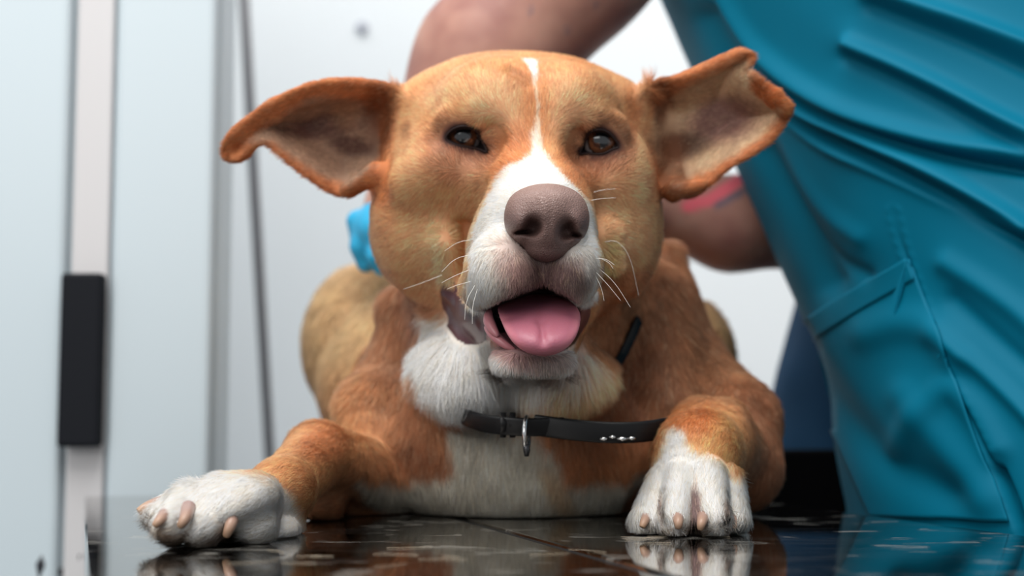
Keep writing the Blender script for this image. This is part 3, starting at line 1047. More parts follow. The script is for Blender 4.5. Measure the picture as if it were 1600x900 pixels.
def make_fur(count, name='fur'):
    tri = np.concatenate([DQ[:, [0, 1, 2]], DQ[:, [0, 2, 3]]])
    a, b, c = VW[tri[:, 0]], VW[tri[:, 1]], VW[tri[:, 2]]
    ar = np.linalg.norm(np.cross(b - a, c - a), axis=1) / 2
    cen = (a + b + c) / 3
    nf = NW[tri[:, 0]]
    view = np.array([0, 0, CAMH]) - cen; dist = np.linalg.norm(view, axis=1)
    facing = (nf * view).sum(1) / dist
    u, v, d = proj(cen)
    wgt = ar * np.where(facing > -.15, 1.0, .12)
    wgt *= np.where(d < .90, 1.0, np.where(d < 1.02, .55, .22))
    wgt *= np.where(mouth(u, v) < 3.5, np.where((d < .86), 0, 1), 1)
    # nothing grows in the eyes or under the nose leather
    for ol_ in EYEO:
        wgt *= np.where((ol_(u, v) < 1.5) & (d < .86), 0, 1)
    nz = ((u - 855) / 60) ** 2 + ((v - 348) / 54) ** 2
    wgt *= np.where((nz < 1) & (d < .79), 0, 1)
    p = wgt / wgt.sum()
    pick = rng.choice(len(tri), size=count, p=p)
    r1, r2 = rng.random(count), rng.random(count)
    s = np.sqrt(r1)
    w0, w1, w2 = 1 - s, s * (1 - r2), s * r2
    T = tri[pick]
    P = VW[T[:, 0]] * w0[:, None] + VW[T[:, 1]] * w1[:, None] + VW[T[:, 2]] * w2[:, None]
    N_ = NW[T[:, 0]] * w0[:, None] + NW[T[:, 1]] * w1[:, None] + NW[T[:, 2]] * w2[:, None]
    N_ /= np.linalg.norm(N_, axis=1)[:, None]
    col, Ln, (u, v, d) = coat(P)
    keep = Ln > .0008
    P, N_, col, Ln, u, v, d = P[keep], N_[keep], col[keep], Ln[keep], u[keep], v[keep], d[keep]
    n = len(P)
    f = flow(P, N_, u, v, d)
    side = np.cross(N_, f)
    f = f + side * rng.normal(0, .16, n)[:, None]
    clump = noise3(P, 260, 21)
    Ln = Ln * rng.uniform(.65, 1.15, n) * (1 + .15 * clump)
    lift = np.where(d < .9, .17, .20) * rng.uniform(.5, 1.5, n)
    lift = np.where(np.abs(v - 85) < 12, lift * 1.3, lift)
    K = 4
    pts = np.zeros((n, K, 3))
    for k in range(K):
        t = k / (K - 1)
        pts[:, k] = P - N_ * .0004 + f * (Ln * t)[:, None] + N_ * (Ln * lift * (t * 1.35 - .45 * t * t))[:, None]
    low = pts[:, 3, 2] < .0008           # hairs that would run into the table end above it
    sc = np.clip((P[:, 2] - .0008) / np.maximum(P[:, 2] - pts[:, 3, 2], 1e-5), 0, 1)
    pts[low] = P[low][:, None] + (pts[low] - P[low][:, None]) * sc[low][:, None, None]
    sh = np.exp(rng.normal(0, .24, n)) * (1 + .20 * clump)
    col = np.clip(col * sh[:, None] * 1.40, 0, .84)
    # some light guard hairs
    g = rng.random(n) < .10
    col[g] = col[g] * .6 + lin(236, 206, 168) * .4
    base = np.where(d < .80, .000075, np.where(d < .9, .00010, .00018))
    rad = base[:, None] * np.array([1.0, .95, .7, .18])[None, :]
    hc = bpy.data.hair_curves.new(name)
    hc.add_curves([K] * n)
    o0 = np.array(dog.location)
    hc.points.foreach_set('position', (pts - o0).astype(np.float32).ravel())
    ra = hc.attributes.get('radius') or hc.attributes.new('radius', 'FLOAT', 'POINT')
    ra.data.foreach_set('value', rad.astype(np.float32).ravel())
    ca = hc.attributes.new('coat', 'FLOAT_COLOR', 'CURVE')
    ca.data.foreach_set('color', np.c_[col, np.ones(n)].astype(np.float32).ravel())
    na = hc.attributes.new('root_normal', 'FLOAT_VECTOR', 'CURVE')
    na.data.foreach_set('vector', N_.astype(np.float32).ravel())
    m_ = bpy.data.materials.new('dog_fur'); m_.use_nodes = True
    nt, N, L_, b = nodes(m_)
    at = N.new('ShaderNodeAttribute'); at.attribute_name = 'coat'
    L_.new(at.outputs['Color'], b.inputs['Base Color'])
    b.inputs['Roughness'].default_value = .55
    b.inputs['Specular IOR Level'].default_value = .25
    b.inputs['Sheen Weight'].default_value = 0.0
    an = N.new('ShaderNodeAttribute'); an.attribute_name = 'root_normal'
    L_.new(an.outputs['Vector'], b.inputs['Normal'])
    hc.materials.append(m_)
    o = bpy.data.objects.new(name, hc)
    COL.objects.link(o)
    o.parent = dog
    tag(o, kind='stuff')
    return o


SC.cycles_curves.shape = 'RIBBONS'
make_fur(900000)
print('fur', time.time() - T0)

# ---------------------------------------------------------------- whiskers
wh_m = mat('whisker_hair', lin(240, 236, 228), .4)
WH = [([(928, 300), (945, 296), (962, 295)], 0), ([(920, 314), (940, 310), (962, 309)], 0),
      ([(934, 402), (952, 410), (958, 420)], 0), ([(936, 420), (960, 440), (985, 480)], 0),
      ([(932, 426), (950, 445), (970, 470)], 0), ([(930, 404), (946, 404), (960, 414)], 0), ([(945, 378), (965, 375), (985, 400), (998, 462)], 0),
      ([(735, 375), (715, 378), (695, 392)], 0), ([(735, 398), (710, 404), (690, 425)], 0), ([(732, 422), (708, 432), (690, 442)], 0),
      ([(735, 440), (712, 446), (698, 452)], 0), ([(742, 446), (728, 470), (726, 500)], 0), ([(746, 452), (738, 478), (738, 506)], 0),
      ([(930, 430), (940, 450), (944, 470)], 0), ([(690, 430), (660, 442), (630, 452)], 0)]
parts = []
for pts, _ in WH:
    p = chaikin(pts, 3, False)
    d0 = (SD(*p[0]) or .78)
    dist = np.linalg.norm(p - p[0], axis=1)
    q = [W(a, b, min(d0 - .0005 - .00008 * s, .80)) for (a, b), s in zip(p, dist)]
    parts.append(tube_mesh(q, np.linspace(.00015, .00006, len(q)), 5))
v_, f_ = merge(parts)
link_mesh('whiskers', v_, f_, wh_m, dog)['kind'] = 'stuff'

# ================================================================ COLLAR
leath = mat('black_leather', lin(13, 13, 15), .42, spec=.3)
steel = mat('ring_steel', lin(200, 200, 200), .22, metal=1.0)
collar = empty('dog_collar', tuple(W(840, 668, .83)), 'black leather collar with steel ring round the tan dog neck', 'collar')


def strap(name, pts, width, thick, mat_, parent, up=None):
    """flat band along world points; width along `up`"""
    P = np.array(pts); n = len(P)
    Tn = np.gradient(P, axis=0); Tn /= np.linalg.norm(Tn, axis=1)[:, None]
    V = []; prof = []
    for s in range(16):
        a = 2 * math.pi * s / 16
        ca_, sa_ = math.cos(a), math.sin(a)
        prof.append((math.copysign(abs(ca_) ** .35, ca_) * width / 2, math.copysign(abs(sa_) ** .6, sa_) * thick / 2))
    for i in range(n):
        u_ = np.array(up if up is not None else (0, -.25, 1.0)); u_ = u_ - (u_ @ Tn[i]) * Tn[i]; u_ /= np.linalg.norm(u_)
        o_ = np.cross(Tn[i], u_)
        for a, b in prof: V.append(P[i] + a * u_ + b * o_)
    Fc = []
    for i in range(n - 1):
        for s in range(16):
            t = (s + 1) % 16
            Fc.append((i * 16 + s, i * 16 + t, (i + 1) * 16 + t, (i + 1) * 16 + s))
    Fc.append(tuple(range(16))[::-1]); Fc.append(tuple((n - 1) * 16 + s for s in range(16)))
    return link_mesh(name, V, Fc, mat_, parent)


def cpts(pts, n=3):
    return [W(*p) for p in chaikin(pts, n, False)]


strap('strap', cpts([(694, 628, .885), (716, 646, .836), (745, 660, .812), (790, 666, .802), (835, 668, .800), (880, 666, .806)]), .0105, .003, leath, collar)
strap('strap', [W(*(tuple(p) + ((SD(*p) or .85) - .0045 - .003 * min(1, max(0, (p[1] - 540) / 60)),))) for p in chaikin([(932, 610), (950, 590), (968, 564), (984, 532), (998, 500)], 2, False)], .0065, .003, leath, collar, up=(-.5, -.2, .8))
tail = strap('strap_end', cpts([(835, 664, .806), (880, 670, .800), (940, 676, .798), (1000, 676, .800), (1046, 668, .812), (1062, 664, .83)]), .0120, .0035, leath, collar, up=(0, -.05, 1.0))
for x in (786, 801):
    strap('keeper', cpts([(x, 646, .806), (x, 656, .801), (x, 668, .801), (x, 682, .806)]), .0035, .0018, leath, collar, up=(1, 0, 0))
# ring and tag seen edge-on
tt = np.linspace(0, 2 * math.pi, 40)[:-1]
rc = C(823, 678, .797)
ring = [cam2world(rc + np.array([.0014 * math.cos(t), .0095 * math.sin(t), .0090 * math.cos(t)])) for t in np.append(tt, tt[:2])]
v_, f_ = tube_mesh(ring, .0013, 8, caps=False)
link_mesh('ring', v_, f_, steel, collar)
v_, f_ = tube_mesh([W(822, 694, .79), W(823, 703, .79), W(823, 713, .79)], [.0018, .0021, .0012], 10)
link_mesh('ring_clip', v_, f_, mat('clip_metal', lin(70, 70, 72), .35, metal=.8), collar)
# small silver studs and bar on the loose end
for x, y, a, b in ((943, 686, 7, 3), (957, 683, 6, 3), (972, 686, 9, 3.5), (987, 685, 7, 3)):
    d_ = .7955
    v0 = []
    for s in range(16):
        t = 2 * math.pi * s / 16
        v0.append(W(x + a * math.cos(t), y + b * math.sin(t), d_ + .001))
    for s in range(16):
        t = 2 * math.pi * s / 16
        v0.append(W(x + .7 * a * math.cos(t), y + .7 * b * math.sin(t), d_ - .0012))
    f0 = [(s, (s + 1) % 16, 16 + (s + 1) % 16, 16 + s) for s in range(16)] + [tuple(range(16, 32))]
    link_mesh('stud', v0, f0, steel, tail)

# ================================================================ TABLE
e1 = np.array([-.2875, .9578]); e2 = np.array([.9578, .2875])     # along / across
A0 = on_table(133, 880)[:2]
B0 = on_table(1600, 837)[:2]
width = float((B0 - A0) @ e2)
org = A0
back = float((np.array([-.325, 1.11]) - A0) @ e1)
def tp(a, b, z=0.0):
    q = org + e1 * a + e2 * b
    return (q[0], q[1], z)
table = empty('examination_table', tp(.0, width / 2, -.85), 'dark polished examination table with a seam across its scratched top', 'table')
top_m = mat('polished_top', lin(26, 23, 22), .045, metal=1.0, spec=.5)
nt, N, L_, b = nodes(top_m)
tc = N.new('ShaderNodeTexCoord')
def scr(rot, sx, sy, lo, hi, seed):
    mp = N.new('ShaderNodeMapping'); mp.inputs['Rotation'].default_value = (0, 0, rot); mp.inputs['Scale'].default_value = (sx, sy, 1); mp.inputs['Location'].default_value = (seed, seed, 0)
    L_.new(tc.outputs['Object'], mp.inputs[0])
    n = N.new('ShaderNodeTexNoise'); n.inputs['Scale'].default_value = 1; n.inputs['Detail'].default_value = 2; n.inputs['Distortion'].default_value = .4
    L_.new(mp.outputs[0], n.inputs['Vector'])
    r = N.new('ShaderNodeMapRange'); r.inputs['From Min'].default_value = lo; r.inputs['From Max'].default_value = hi
    L_.new(n.outputs['Fac'], r.inputs['Value'])
    return r.outputs[0]
def mmath(op, a, b):
    n = N.new('ShaderNodeMath'); n.operation = op
    for i, x in enumerate((a, b)):
        if isinstance(x, (int, float)): n.inputs[i].default_value = x
        else: L_.new(x, n.inputs[i])
    n.use_clamp = True
    return n.outputs[0]
s1 = scr(.06, 14, 1300, .60, .63, 3.1)
s2 = scr(-.12, 18, 1100, .62, .65, 9.7)
s3 = scr(.5, 1400, 1400, .70, .73, 5.2)
patch = scr(.0, 30, 30, .56, .64, 1.7)
m1 = mmath('MAXIMUM', s1, s2)
m1 = mmath('MULTIPLY', m1, patch)
m1 = mmath('MAXIMUM', m1, mmath('MULTIPLY', s3, .5))
smear = mmath('MULTIPLY', scr(.2, 14, 60, .5, .8, 4.4), .07)
mask = mmath('MULTIPLY', m1, .75)
mask = mmath('MAXIMUM', mask, smear)
mx = N.new('ShaderNodeMix'); mx.data_type = 'RGBA'
mx.inputs[6].default_value = (*lin(132, 128, 124), 1); mx.inputs[7].default_value = (*lin(190, 186, 176), 1)
L_.new(mask, mx.inputs[0]); L_.new(mx.outputs[2], b.inputs['Base Color'])
rg = N.new('ShaderNodeMapRange'); rg.inputs['To Min'].default_value = .04; rg.inputs['To Max'].default_value = .5
L_.new(mmath('SUBTRACT', 1.0, mask), b.inputs['Metallic']); L_.new(mask, rg.inputs['Value']); L_.new(rg.outputs[0], b.inputs['Roughness'])

seamA = on_table(1040, 900)[:2]
sb = float((seamA - org) @ e2)
def slab(name, b0, b1, z0, z1, a0, a1, m, parent, bw=.0015):
    cs = [tp(a0, b0), tp(a0, b1), tp(a1, b1), tp(a1, b0)]
    V = [(c[0], c[1], z0) for c in cs] + [(c[0], c[1], z1) for c in cs]
    o = link_mesh(name, V, [(3, 2, 1, 0), (4, 5, 6, 7), (0, 1, 5, 4), (1, 2, 6, 5), (2, 3, 7, 6), (3, 0, 4, 7)], m, parent, smooth=False)
    return bevel(o, bw)
front_a = -.30
slab('top_panel', 0, sb - .0035, -.03, 0, front_a, back, top_m, table)
slab('top_panel', sb + .0035, width, -.03, 0, front_a, back, top_m, table)
slab('seam_strip', sb - .0035, sb + .0035, -.03, -.0014, front_a, back, mat('seam_rubber', lin(16, 16, 17), .5), table, .0002)
frame_m = mat('table_frame_steel', lin(150, 152, 155), .3, metal=.9)
slab('frame', .03, width - .03, -.07, -.03, front_a + .03, back - .03, frame_m, table)
for a_, b_ in ((front_a + .06, .06), (front_a + .06, width - .06), (back - .06, .06), (back - .06, width - .06)):
    x, y, _ = tp(a_, b_)
    v_, f_ = tube_mesh([(x, y, -.07), (x, y, -.84)], .018, 16)
    l = link_mesh('leg', v_, f_, frame_m, table)
    v_, f_ = tube_mesh([(x, y, -.84), (x, y, -.85)], .026, 16)
    link_mesh('foot', v_, f_, mat('foot_rubber', lin(20, 20, 20), .7), l)

# ================================================================ PERSON
person = empty('person', (.5, 1.0, -.85), 'person in teal scrub top leaning over table, holding the dog', 'person')
# scrub top: a tube of cloth round the torso
nv_ = np.array([-.9628, -.2703]); tv_ = np.array([-.2703, .9628])
ZT, ZB = .56, -.30
NR, NC = 430, 620
zz = np.linspace(ZT, ZB, NR)
# concentrate columns on the side that shows
th = np.linspace(0, 2 * math.pi, NC, endpoint=False)
th = th + .62 * np.sin(th)          # denser near th=pi
a_, b_ = .135, .205
ctr0 = np.array([.2365, .90]) - nv_ * a_ + np.array([.004, 0])
V = np.zeros((NR, NC, 3))
for i, z in enumerate(zz):
    zp = max(z, 0)
    c = ctr0 + np.array([-.30, .30]) * zp + np.array([.024, 0]) * sstep(-.05, .16, np.array(z)) + nv_ * (.25 * min(z, 0))
    ca_ = -np.cos(th); sa_ = np.sin(th)
    grow = 1.0 + .10 * sstep(.1, .5, np.array(z))
    V[i, :, 0] = c[0] + nv_[0] * a_ * grow * ca_ + tv_[0] * b_ * grow * sa_
    V[i, :, 1] = c[1] + nv_[1] * a_ * grow * ca_ + tv_[1] * b_ * grow * sa_
    V[i, :, 2] = z + .05 * (-np.cos(th)) * sstep(.3, .56, np.array(z)) * 0
V = V.reshape(-1, 3)
Fq = []
ii, jj = np.meshgrid(np.arange(NR - 1), np.arange(NC), indexing='ij')
ii = ii.ravel(); jj = jj.ravel(); jn = (jj + 1) % NC
Fq = np.stack([ii * NC + jj, (ii + 1) * NC + jj, (ii + 1) * NC + jn, ii * NC + jn], 1)
NVs = vnormals(V, Fq)
cc_ = V - np.r_[ctr0, 0]
if (NVs[:, :2] * cc_[:, :2]).sum() < 0:
    Fq = Fq[:, ::-1].copy(); NVs = -NVs
su, sv, sd_ = proj(V)
vis = (NVs * (np.array([0, 0, CAMH]) - V)).sum(1) > -.3
disp = np.zeros(len(V))
# folds: (polyline, width px, height m, skew)
FOLDS = [([(1100, -20), (1130, 40), (1165, 90), (1215, 140), (1290, 185), (1400, 225), (1500, 250), (1620, 268)], 9, -.007),
         ([(1110, -30), (1150, 50), (1200, 105), (1290, 165), (1400, 205), (1500, 232), (1620, 245)], 16, .006),
         ([(1180, 130), (1250, 175), (1340, 212), (1450, 262), (1560, 325), (1640, 380)], 12, .0065),
         ([(1190, 150), (1260, 205), (1340, 240), (1440, 290), (1540, 345), (1640, 400)], 10, -.005),
         ([(1200, 165), (1280, 230), (1380, 270), (1480, 318), (1600, 365)], 9, .003),
         ([(1330, 70), (1400, 100), (1480, 140), (1560, 185), (1640, 225)], 13, .006),
         ([(1320, 90), (1400, 125), (1480, 165), (1560, 212), (1640, 260)], 12, -.003),
         ([(1360, -20), (1440, 12), (1520, 40), (1640, 90)], 14, .007),
         ([(1360, 10), (1440, 40), (1520, 70), (1640, 125)], 12, -.003),
         ([(1100, 30), (1150, 120), (1190, 230), (1230, 330), (1290, 440)], 22, -.006),
         ([(1190, 200), (1240, 280), (1290, 340), (1340, 372)], 16, .0025),
         ([(1180, 240), (1230, 330), (1290, 400), (1350, 430)], 12, -.003),
         ([(1480, 412), (1540, 450), (1600, 495), (1640, 540)], 18, .004),
         ([(1490, 470), (1540, 515), (1590, 560), (1640, 600)], 16, -.003),
         ([(1470, 520), (1530, 570), (1600, 640), (1640, 690)], 13, .004),
         ([(1400, 700), (1450, 640), (1490, 600), (1530, 640), (1560, 700)], 18, .004),
         ([(1240, 540), (1310, 640), (1390, 720), (1480, 770)], 30, -.006),
         ([(1360, 520), (1420, 500), (1480, 520), (1500, 560)], 24, .004),
         ([(1420, 620), (1480, 700), (1540, 780)], 24, .004),
         ([(1560, 740), (1580, 780), (1600, 850)], 8, -.004)]
sel = vis & (su > 900) & (su < 1900) & (sv > -200) & (sv < 1000)
ixs = np.nonzero(sel)[0]
for pts, wd, h in FOLDS:
    p = chaikin(pts, 2, False)
    dd_ = polydist(su[ixs], sv[ixs], p, closed=False)
    h *= 1.35 if pts[0][1] < 200 else 1.0
    disp[ixs] += h * np.exp(-(dd_ / wd) ** 2)
    disp[ixs] += h * .35 * np.exp(-(dd_ / (wd * 2.6)) ** 2)
disp_cloth = disp.copy()
# seams
for pts in ([(1395, 330), (1410, 390), (1440, 470), (1475, 550), (1520, 650), (1556, 730), (1600, 850)],):
    p = chaikin(pts, 2, False)
    dd_ = polydist(su[ixs], sv[ixs], p, closed=False)
    disp[ixs] -= .0015 * np.exp(-(dd_ / 3.2) ** 2) * sstep(345, 420, sv[ixs])
    disp[ixs] += .0004 * np.exp(-((dd_ - 9) / 5) ** 2) * (1 + .5 * np.sin(sv[ixs] * .35))
dd_ = polydist(su[ixs], sv[ixs], np.array([(1562, 735), (1582, 790), (1606, 860)]), closed=False)
disp[ixs] -= .007 * np.exp(-(dd_ / 6) ** 2)
n_lo = noise3(V, 9, 5) * .0022 + noise3(V, 22, 6) * .0004
V0 = V + NVs * (disp_cloth + n_lo)[:, None]
V = V + NVs * (disp + n_lo)[:, None]
# keep the cloth outside the table edge
a_e = (V[:, :2] - B0) @ e2
m_ = (V[:, 2] < .006) & (V[:, 2] > -.09)
push = np.where(m_, np.maximum(.003 - a_e, 0), 0)
V[:, :2] += push[:, None] * e2
V0[:, :2] += push[:, None] * e2
teal = mat('teal_cotton', lin(0, 100, 127), .6, spec=.10)
add_noise_bump(teal, 2600, .12, .0003)
shirt = link_mesh('scrub_top', V, Fq, teal, person)
shirt_bvh = BVHTree.FromPolygons([Vector(v) for v in V0], [tuple(f) for f in Fq.tolist()])
tag(shirt, 'teal short-sleeved scrub top')
print('shirt', time.time() - T0)


def shirt_at(u, v, off=.0015):
    o = Vector((0, 0, CAMH)); t = Vector(W(u, v, 1.0)) - o; t.normalize()
    loc, nrm, ix, ds = shirt_bvh.ray_cast(o, t)
    if loc is None: return None
    if nrm.dot(t) > 0: nrm = -nrm
    return np.array(loc + nrm * off)


def patch_on_shirt(name, corner, n, m, off, mat_, parent, th=.0012):
    """corner: four px corners in order TL TR BR BL"""
    A, B, Cc, D = [np.array(c, float) for c in corner]
    g = []
    for i in range(n + 1):
        for j in range(m + 1):
            s, t = j / m, i / n
            q = (A * (1 - s) + B * s) * (1 - t) + (D * (1 - s) + Cc * s) * t
            r = shirt_at(q[0], q[1], off)
            g.append(r if r is not None else (g[-1] if g else shirt_at(1400, 500)))
    g = np.array(g)
    gg = g.reshape(n + 1, m + 1, 3)
    for _ in range(2):      # bridge the finest folds
        gg[1:-1, 1:-1] = (gg[1:-1, 1:-1] * 2 + gg[:-2, 1:-1] + gg[2:, 1:-1] + gg[1:-1, :-2] + gg[1:-1, 2:]) / 6
    Fs = [(i * (m + 1) + j, (i + 1) * (m + 1) + j, (i + 1) * (m + 1) + j + 1, i * (m + 1) + j + 1) for i in range(n) for j in range(m)]
    o = link_mesh(name, gg.reshape(-1, 3), Fs, mat_, parent)
    s_ = o.modifiers.new('thickness', 'SOLIDIFY'); s_.thickness = th; s_.offset = 0
    return o


pocket = patch_on_shirt('pocket', [(1232, 520), (1424, 404), (1578, 815), (1362, 806)], 60, 50, .0020, teal, shirt)
patch_on_shirt('pocket_hem', [(1229, 517), (1421, 403), (1434, 436), (1246, 548)], 8, 50, .0030, teal, shirt, .0012)

# ---- arms, torso and legs: one continuous skin mesh
skin_m = mat('skin', lin(206, 158, 142), .5, spec=.35, Subsurface_Weight=.1)
skin_m.node_tree.nodes['Principled BSDF'].inputs['Subsurface Scale'].default_value = .01
nt, N, L_, b = nodes(skin_m)
tc = N.new('ShaderNodeTexCoord'); n = N.new('ShaderNodeTexNoise'); n.inputs['Scale'].default_value = 25
cr = N.new('ShaderNodeValToRGB'); cr.color_ramp.elements[0].position = .35; cr.color_ramp.elements[0].color = (*lin(150, 104, 94), 1)
cr.color_ramp.elements[1].position = .68; cr.color_ramp.elements[1].color = (*lin(182, 138, 122), 1)
L_.new(tc.outputs['Object'], n.inputs['Vector']); L_.new(n.outputs['Fac'], cr.inputs[0])
# tattoo: red and dark blue strokes in the skin of the far forearm
at = N.new('ShaderNodeAttribute'); at.attribute_name = 'ink'
mx = N.new('ShaderNodeMix'); mx.data_type = 'RGBA'
sepc = N.new('ShaderNodeSeparateColor'); L_.new(at.outputs['Color'], sepc.inputs[0])
L_.new(sepc.outputs[0], mx.inputs[0]); L_.new(cr.outputs[0], mx.inputs[6]); mx.inputs[7].default_value = (*lin(224, 96, 112), 1)
mx2 = N.new('ShaderNodeMix'); mx2.data_type = 'RGBA'
L_.new(sepc.outputs[2], mx2.inputs[0]); L_.new(mx.outputs[2], mx2.inputs[6]); mx2.inputs[7].default_value = (*lin(96, 92, 108), 1)
L_.new(mx2.outputs[2], b.inputs['Base Color'])

fs = .004
FP = Field(np.arange(-.22, .62, fs, dtype=np.float32), np.arange(-.42, .58, fs, dtype=np.float32), np.arange(.74, 1.50, fs, dtype=np.float32))
# near arm: shoulder -> elbow -> wrist (passes behind the head, down to the dog's back)
FP.chain([(1290, -420, 1.12, 135), (1090, -240, 1.12, 118), (900, -60, 1.10, 118)], .02)
FP.chain([(900, -60, 1.10, 118), (762, 100, 1.10, 112), (650, 250, 1.09, 62), (612, 330, 1.08, 46)], .02)
# far arm: comes out from under the scrub top, forearm lies behind the dog's neck
FP.chain([(1480, -330, 1.22, 110), (1420, 0, 1.22, 100), (1330, 330, 1.20, 88)], .02)
FP.chain([(1330, 340, 1.20, 86), (1140, 350, 1.17, 68), (980, 310, 1.14, 50), (900, 300, 1.13, 42)], .02)
FP.ell(870, 310, 1.12, 50, 36, .03, .01)
for k, (tx, ty) in enumerate(((800, 300), (796, 322), (802, 344), (812, 364))):
    FP.chain([(850, 300 + 14 * k, 1.12, 13), (822, (300 + 14 * k + ty) / 2, 1.105, 12), (tx, ty, 1.11, 10)], .004)
FP.chain([(885, 280, 1.11, 14), (850, 262, 1.10, 13), (820, 262, 1.10, 11)], .004)
# torso core inside the scrub top
FP.chain([(1560, 300, 1.08, 200), (1480, -60, 1.10, 200), (1420, -260, 1.12, 190)], .05)
pv, pq = FP.mesh()
pv = laplace(pv, pq, 3)
pw = cam2world(pv)
pu, pvv, pd = proj(pw)
ink = np.zeros((len(pw), 3))
d1 = polydist(pu, pvv, [(1075, 322), (1110, 312), (1150, 285), (1165, 270)], closed=False)
d2 = polydist(pu, pvv, [(1120, 322), (1150, 305), (1185, 285)], closed=False)
ink[:, 0] = (1 - sstep(6, 14, d1)) * .85
ink[:, 2] = (1 - sstep(3, 8, d2)) * .8
for mx_, my_ in ((831, 16), (933, 8), (886, 46)):
    ink[:, 2] = np.maximum(ink[:, 2], .55 * (1 - sstep(3, 7, np.hypot(pu - mx_, pvv - my_))))
hands = link_mesh('body', pw, pq, skin_m, person, attrs={'ink': ink})

# ---- jeans
denim = mat('denim', lin(26, 66, 98), .8, spec=.2)
add_noise_bump(denim, 900, .3, .0006)
fs = .006
FJ = Field(np.arange(.1, .75, fs, dtype=np.float32), np.arange(-1.02, .25, fs, dtype=np.float32), np.arange(.80, 1.75, fs, dtype=np.float32))
def wc(x, y, z):      # world -> (px,py,depth)
    u_, v_, d_ = proj(np.array([x, y, z])); return float(u_), float(v_), float(d_)
def wcone(F, a, ra, b, rb, k=.02):
    ua = wc(*a); ub = wc(*b)
    F.cone((*ua, ra / ua[2] * FPX), (*ub, rb / ub[2] * FPX), k)
wcone(FJ, (.40, 1.28, .22), .125, (.325, 1.345, -.10), .118)
wcone(FJ, (.325, 1.345, -.10), .11, (.36, 1.40, -.45), .075)
wcone(FJ, (.36, 1.40, -.45), .070, (.38, 1.45, -.80), .060)
wcone(FJ, (.50, 1.05, -.05), .115, (.50, 1.05, -.45), .085)
wcone(FJ, (.50, 1.05, -.45), .075, (.50, 1.10, -.80), .062)
wcone(FJ, (.42, 1.28, .16), .12, (.50, 1.06, .10), .125, .05)
jv, jq = FJ.mesh(); jv = laplace(jv, jq, 3)
jw = cam2world(jv)
jn_ = vnormals(jw, jq)
jw = jw + jn_ * (noise3(jw, 26, 8) * .003)[:, None]
tag(link_mesh('jeans', jw, jq, denim, person), 'blue jeans')
shoe_m = mat('shoe_black', lin(22, 22, 24), .5)
for x, y in ((.38, 1.45), (.50, 1.10)):
    prof = []
    for k in range(14):
        t = k / 13
        prof.append((x - .04 - .20 * t + .09, y - .04 * t + .02))
    v_, f_ = tube_mesh([(px_ + .04, py_, -.812 + .012 * (1 - k / 13)) for k, (px_, py_) in enumerate(prof)], [.026, .034, .038, .039, .039, .038, .038, .038, .037, .037, .036, .034, .028, .015], 16)
    v_[:, 2] = np.maximum(v_[:, 2], -.85)
    link_mesh('shoe', v_, f_, shoe_m, person)

# ---- blue glove on the near hand, resting on the dog's back
glove_m = mat('nitrile_glove', lin(40, 158, 200), .38, spec=.45)
fs = .0016
g0 = C(545, 440, 1.06); g1 = C(680, 280, 1.12)
FG = Field(np.arange(g0[0] - .02, g1[0] + .03, fs, dtype=np.float32), np.arange(-.012 + C(0, 470, 1.08)[1], C(0, 250, 1.08)[1], fs, dtype=np.float32), np.arange(1.00, 1.18, fs, dtype=np.float32))
FG.chain([(618, 315, 1.082, 44), (606, 345, 1.078, 40)], .01)
FG.ell(600, 362, 1.076, 46, 40, .030, .01, rot=-20)
FG.chain([(572, 352, 1.075, 20), (566, 385, 1.070, 18), (572, 412, 1.072, 15)], .005)
FG.chain([(590, 375, 1.060, 18), (590, 400, 1.056, 17), (596, 418, 1.058, 14)], .004)
FG.chain([(612, 380, 1.052, 18), (616, 404, 1.050, 16), (620, 420, 1.054, 13)], .004)
FG.chain([(634, 375, 1.060, 17), (640, 398, 1.056, 15), (644, 414, 1.060, 12)], .004)
FG.chain([(575, 340, 1.09, 18), (558, 345, 1.08, 15), (560, 380, 1.082, 13)], .004)
gv_, gq_ = FG.mesh(); gv_ = laplace(gv_, gq_, 2)
link_mesh('glove', cam2world(gv_), gq_, glove_m, person)
tag(bpy.data.objects['glove'], 'light blue disposable glove')

# ================================================================ SETTING
def struct(name, V, F, m, parent=None, smooth=False):
    o = link_mesh(name, V, F, m, parent, smooth=smooth)
    o['kind'] = 'structure'
    return o

wall_m = mat('wall_paint', lin(236, 240, 242), .6, spec=.2)
add_noise_bump(wall_m, 40, .05, .001)
floor_m = mat('floor_vinyl', lin(150, 152, 152), .4)
v_, f_ = box_mesh((-3, 2.2, -.85), (3, 2.3, 1.9)); struct('wall_back', v_, f_, wall_m)
v_, f_ = box_mesh((-3, -1.2, -.95), (3, 2.3, -.85)); struct('floor', v_, f_, floor_m)

# white steel cabinet on the left with a recessed grip and black handle
cab = empty('steel_cabinet', tuple(on_table(60, 780)[:2]) + (-.85,), 'tall white steel cabinet with a black vertical door handle, left of the dog', 'cabinet')
cab_m = mat('cabinet_enamel', lin(188, 200, 206), .32, spec=.4)
trim_m = mat('cabinet_trim', lin(196, 194, 195), .4)
alu_m = mat('aluminium_edge', lin(150, 150, 152), .35, metal=.6)
DC = 1.16
def wx(x, d=DC): return (x - 800) / FPX * d
bodyv, bodyf = box_mesh((-1.0, DC, -.85), (wx(338), DC + .06, 1.3))
o = link_mesh('cabinet_body', bodyv, bodyf, cab_m, cab, smooth=False); bevel(o, .006)
for x0, x1 in ((-1.0, wx(104)), (wx(176), wx(334))):
    v_, f_ = box_mesh((x0, DC - .012, -.80), (x1, DC - .001, 1.27))
    bevel(link_mesh('door', v_, f_, cab_m, cab, smooth=False), .006, 3)
v_, f_ = box_mesh((wx(110), DC - .006, -.80), (wx(170), DC - .0008, 1.27))
bevel(link_mesh('grip_channel', v_, f_, trim_m, cab, smooth=False), .003)
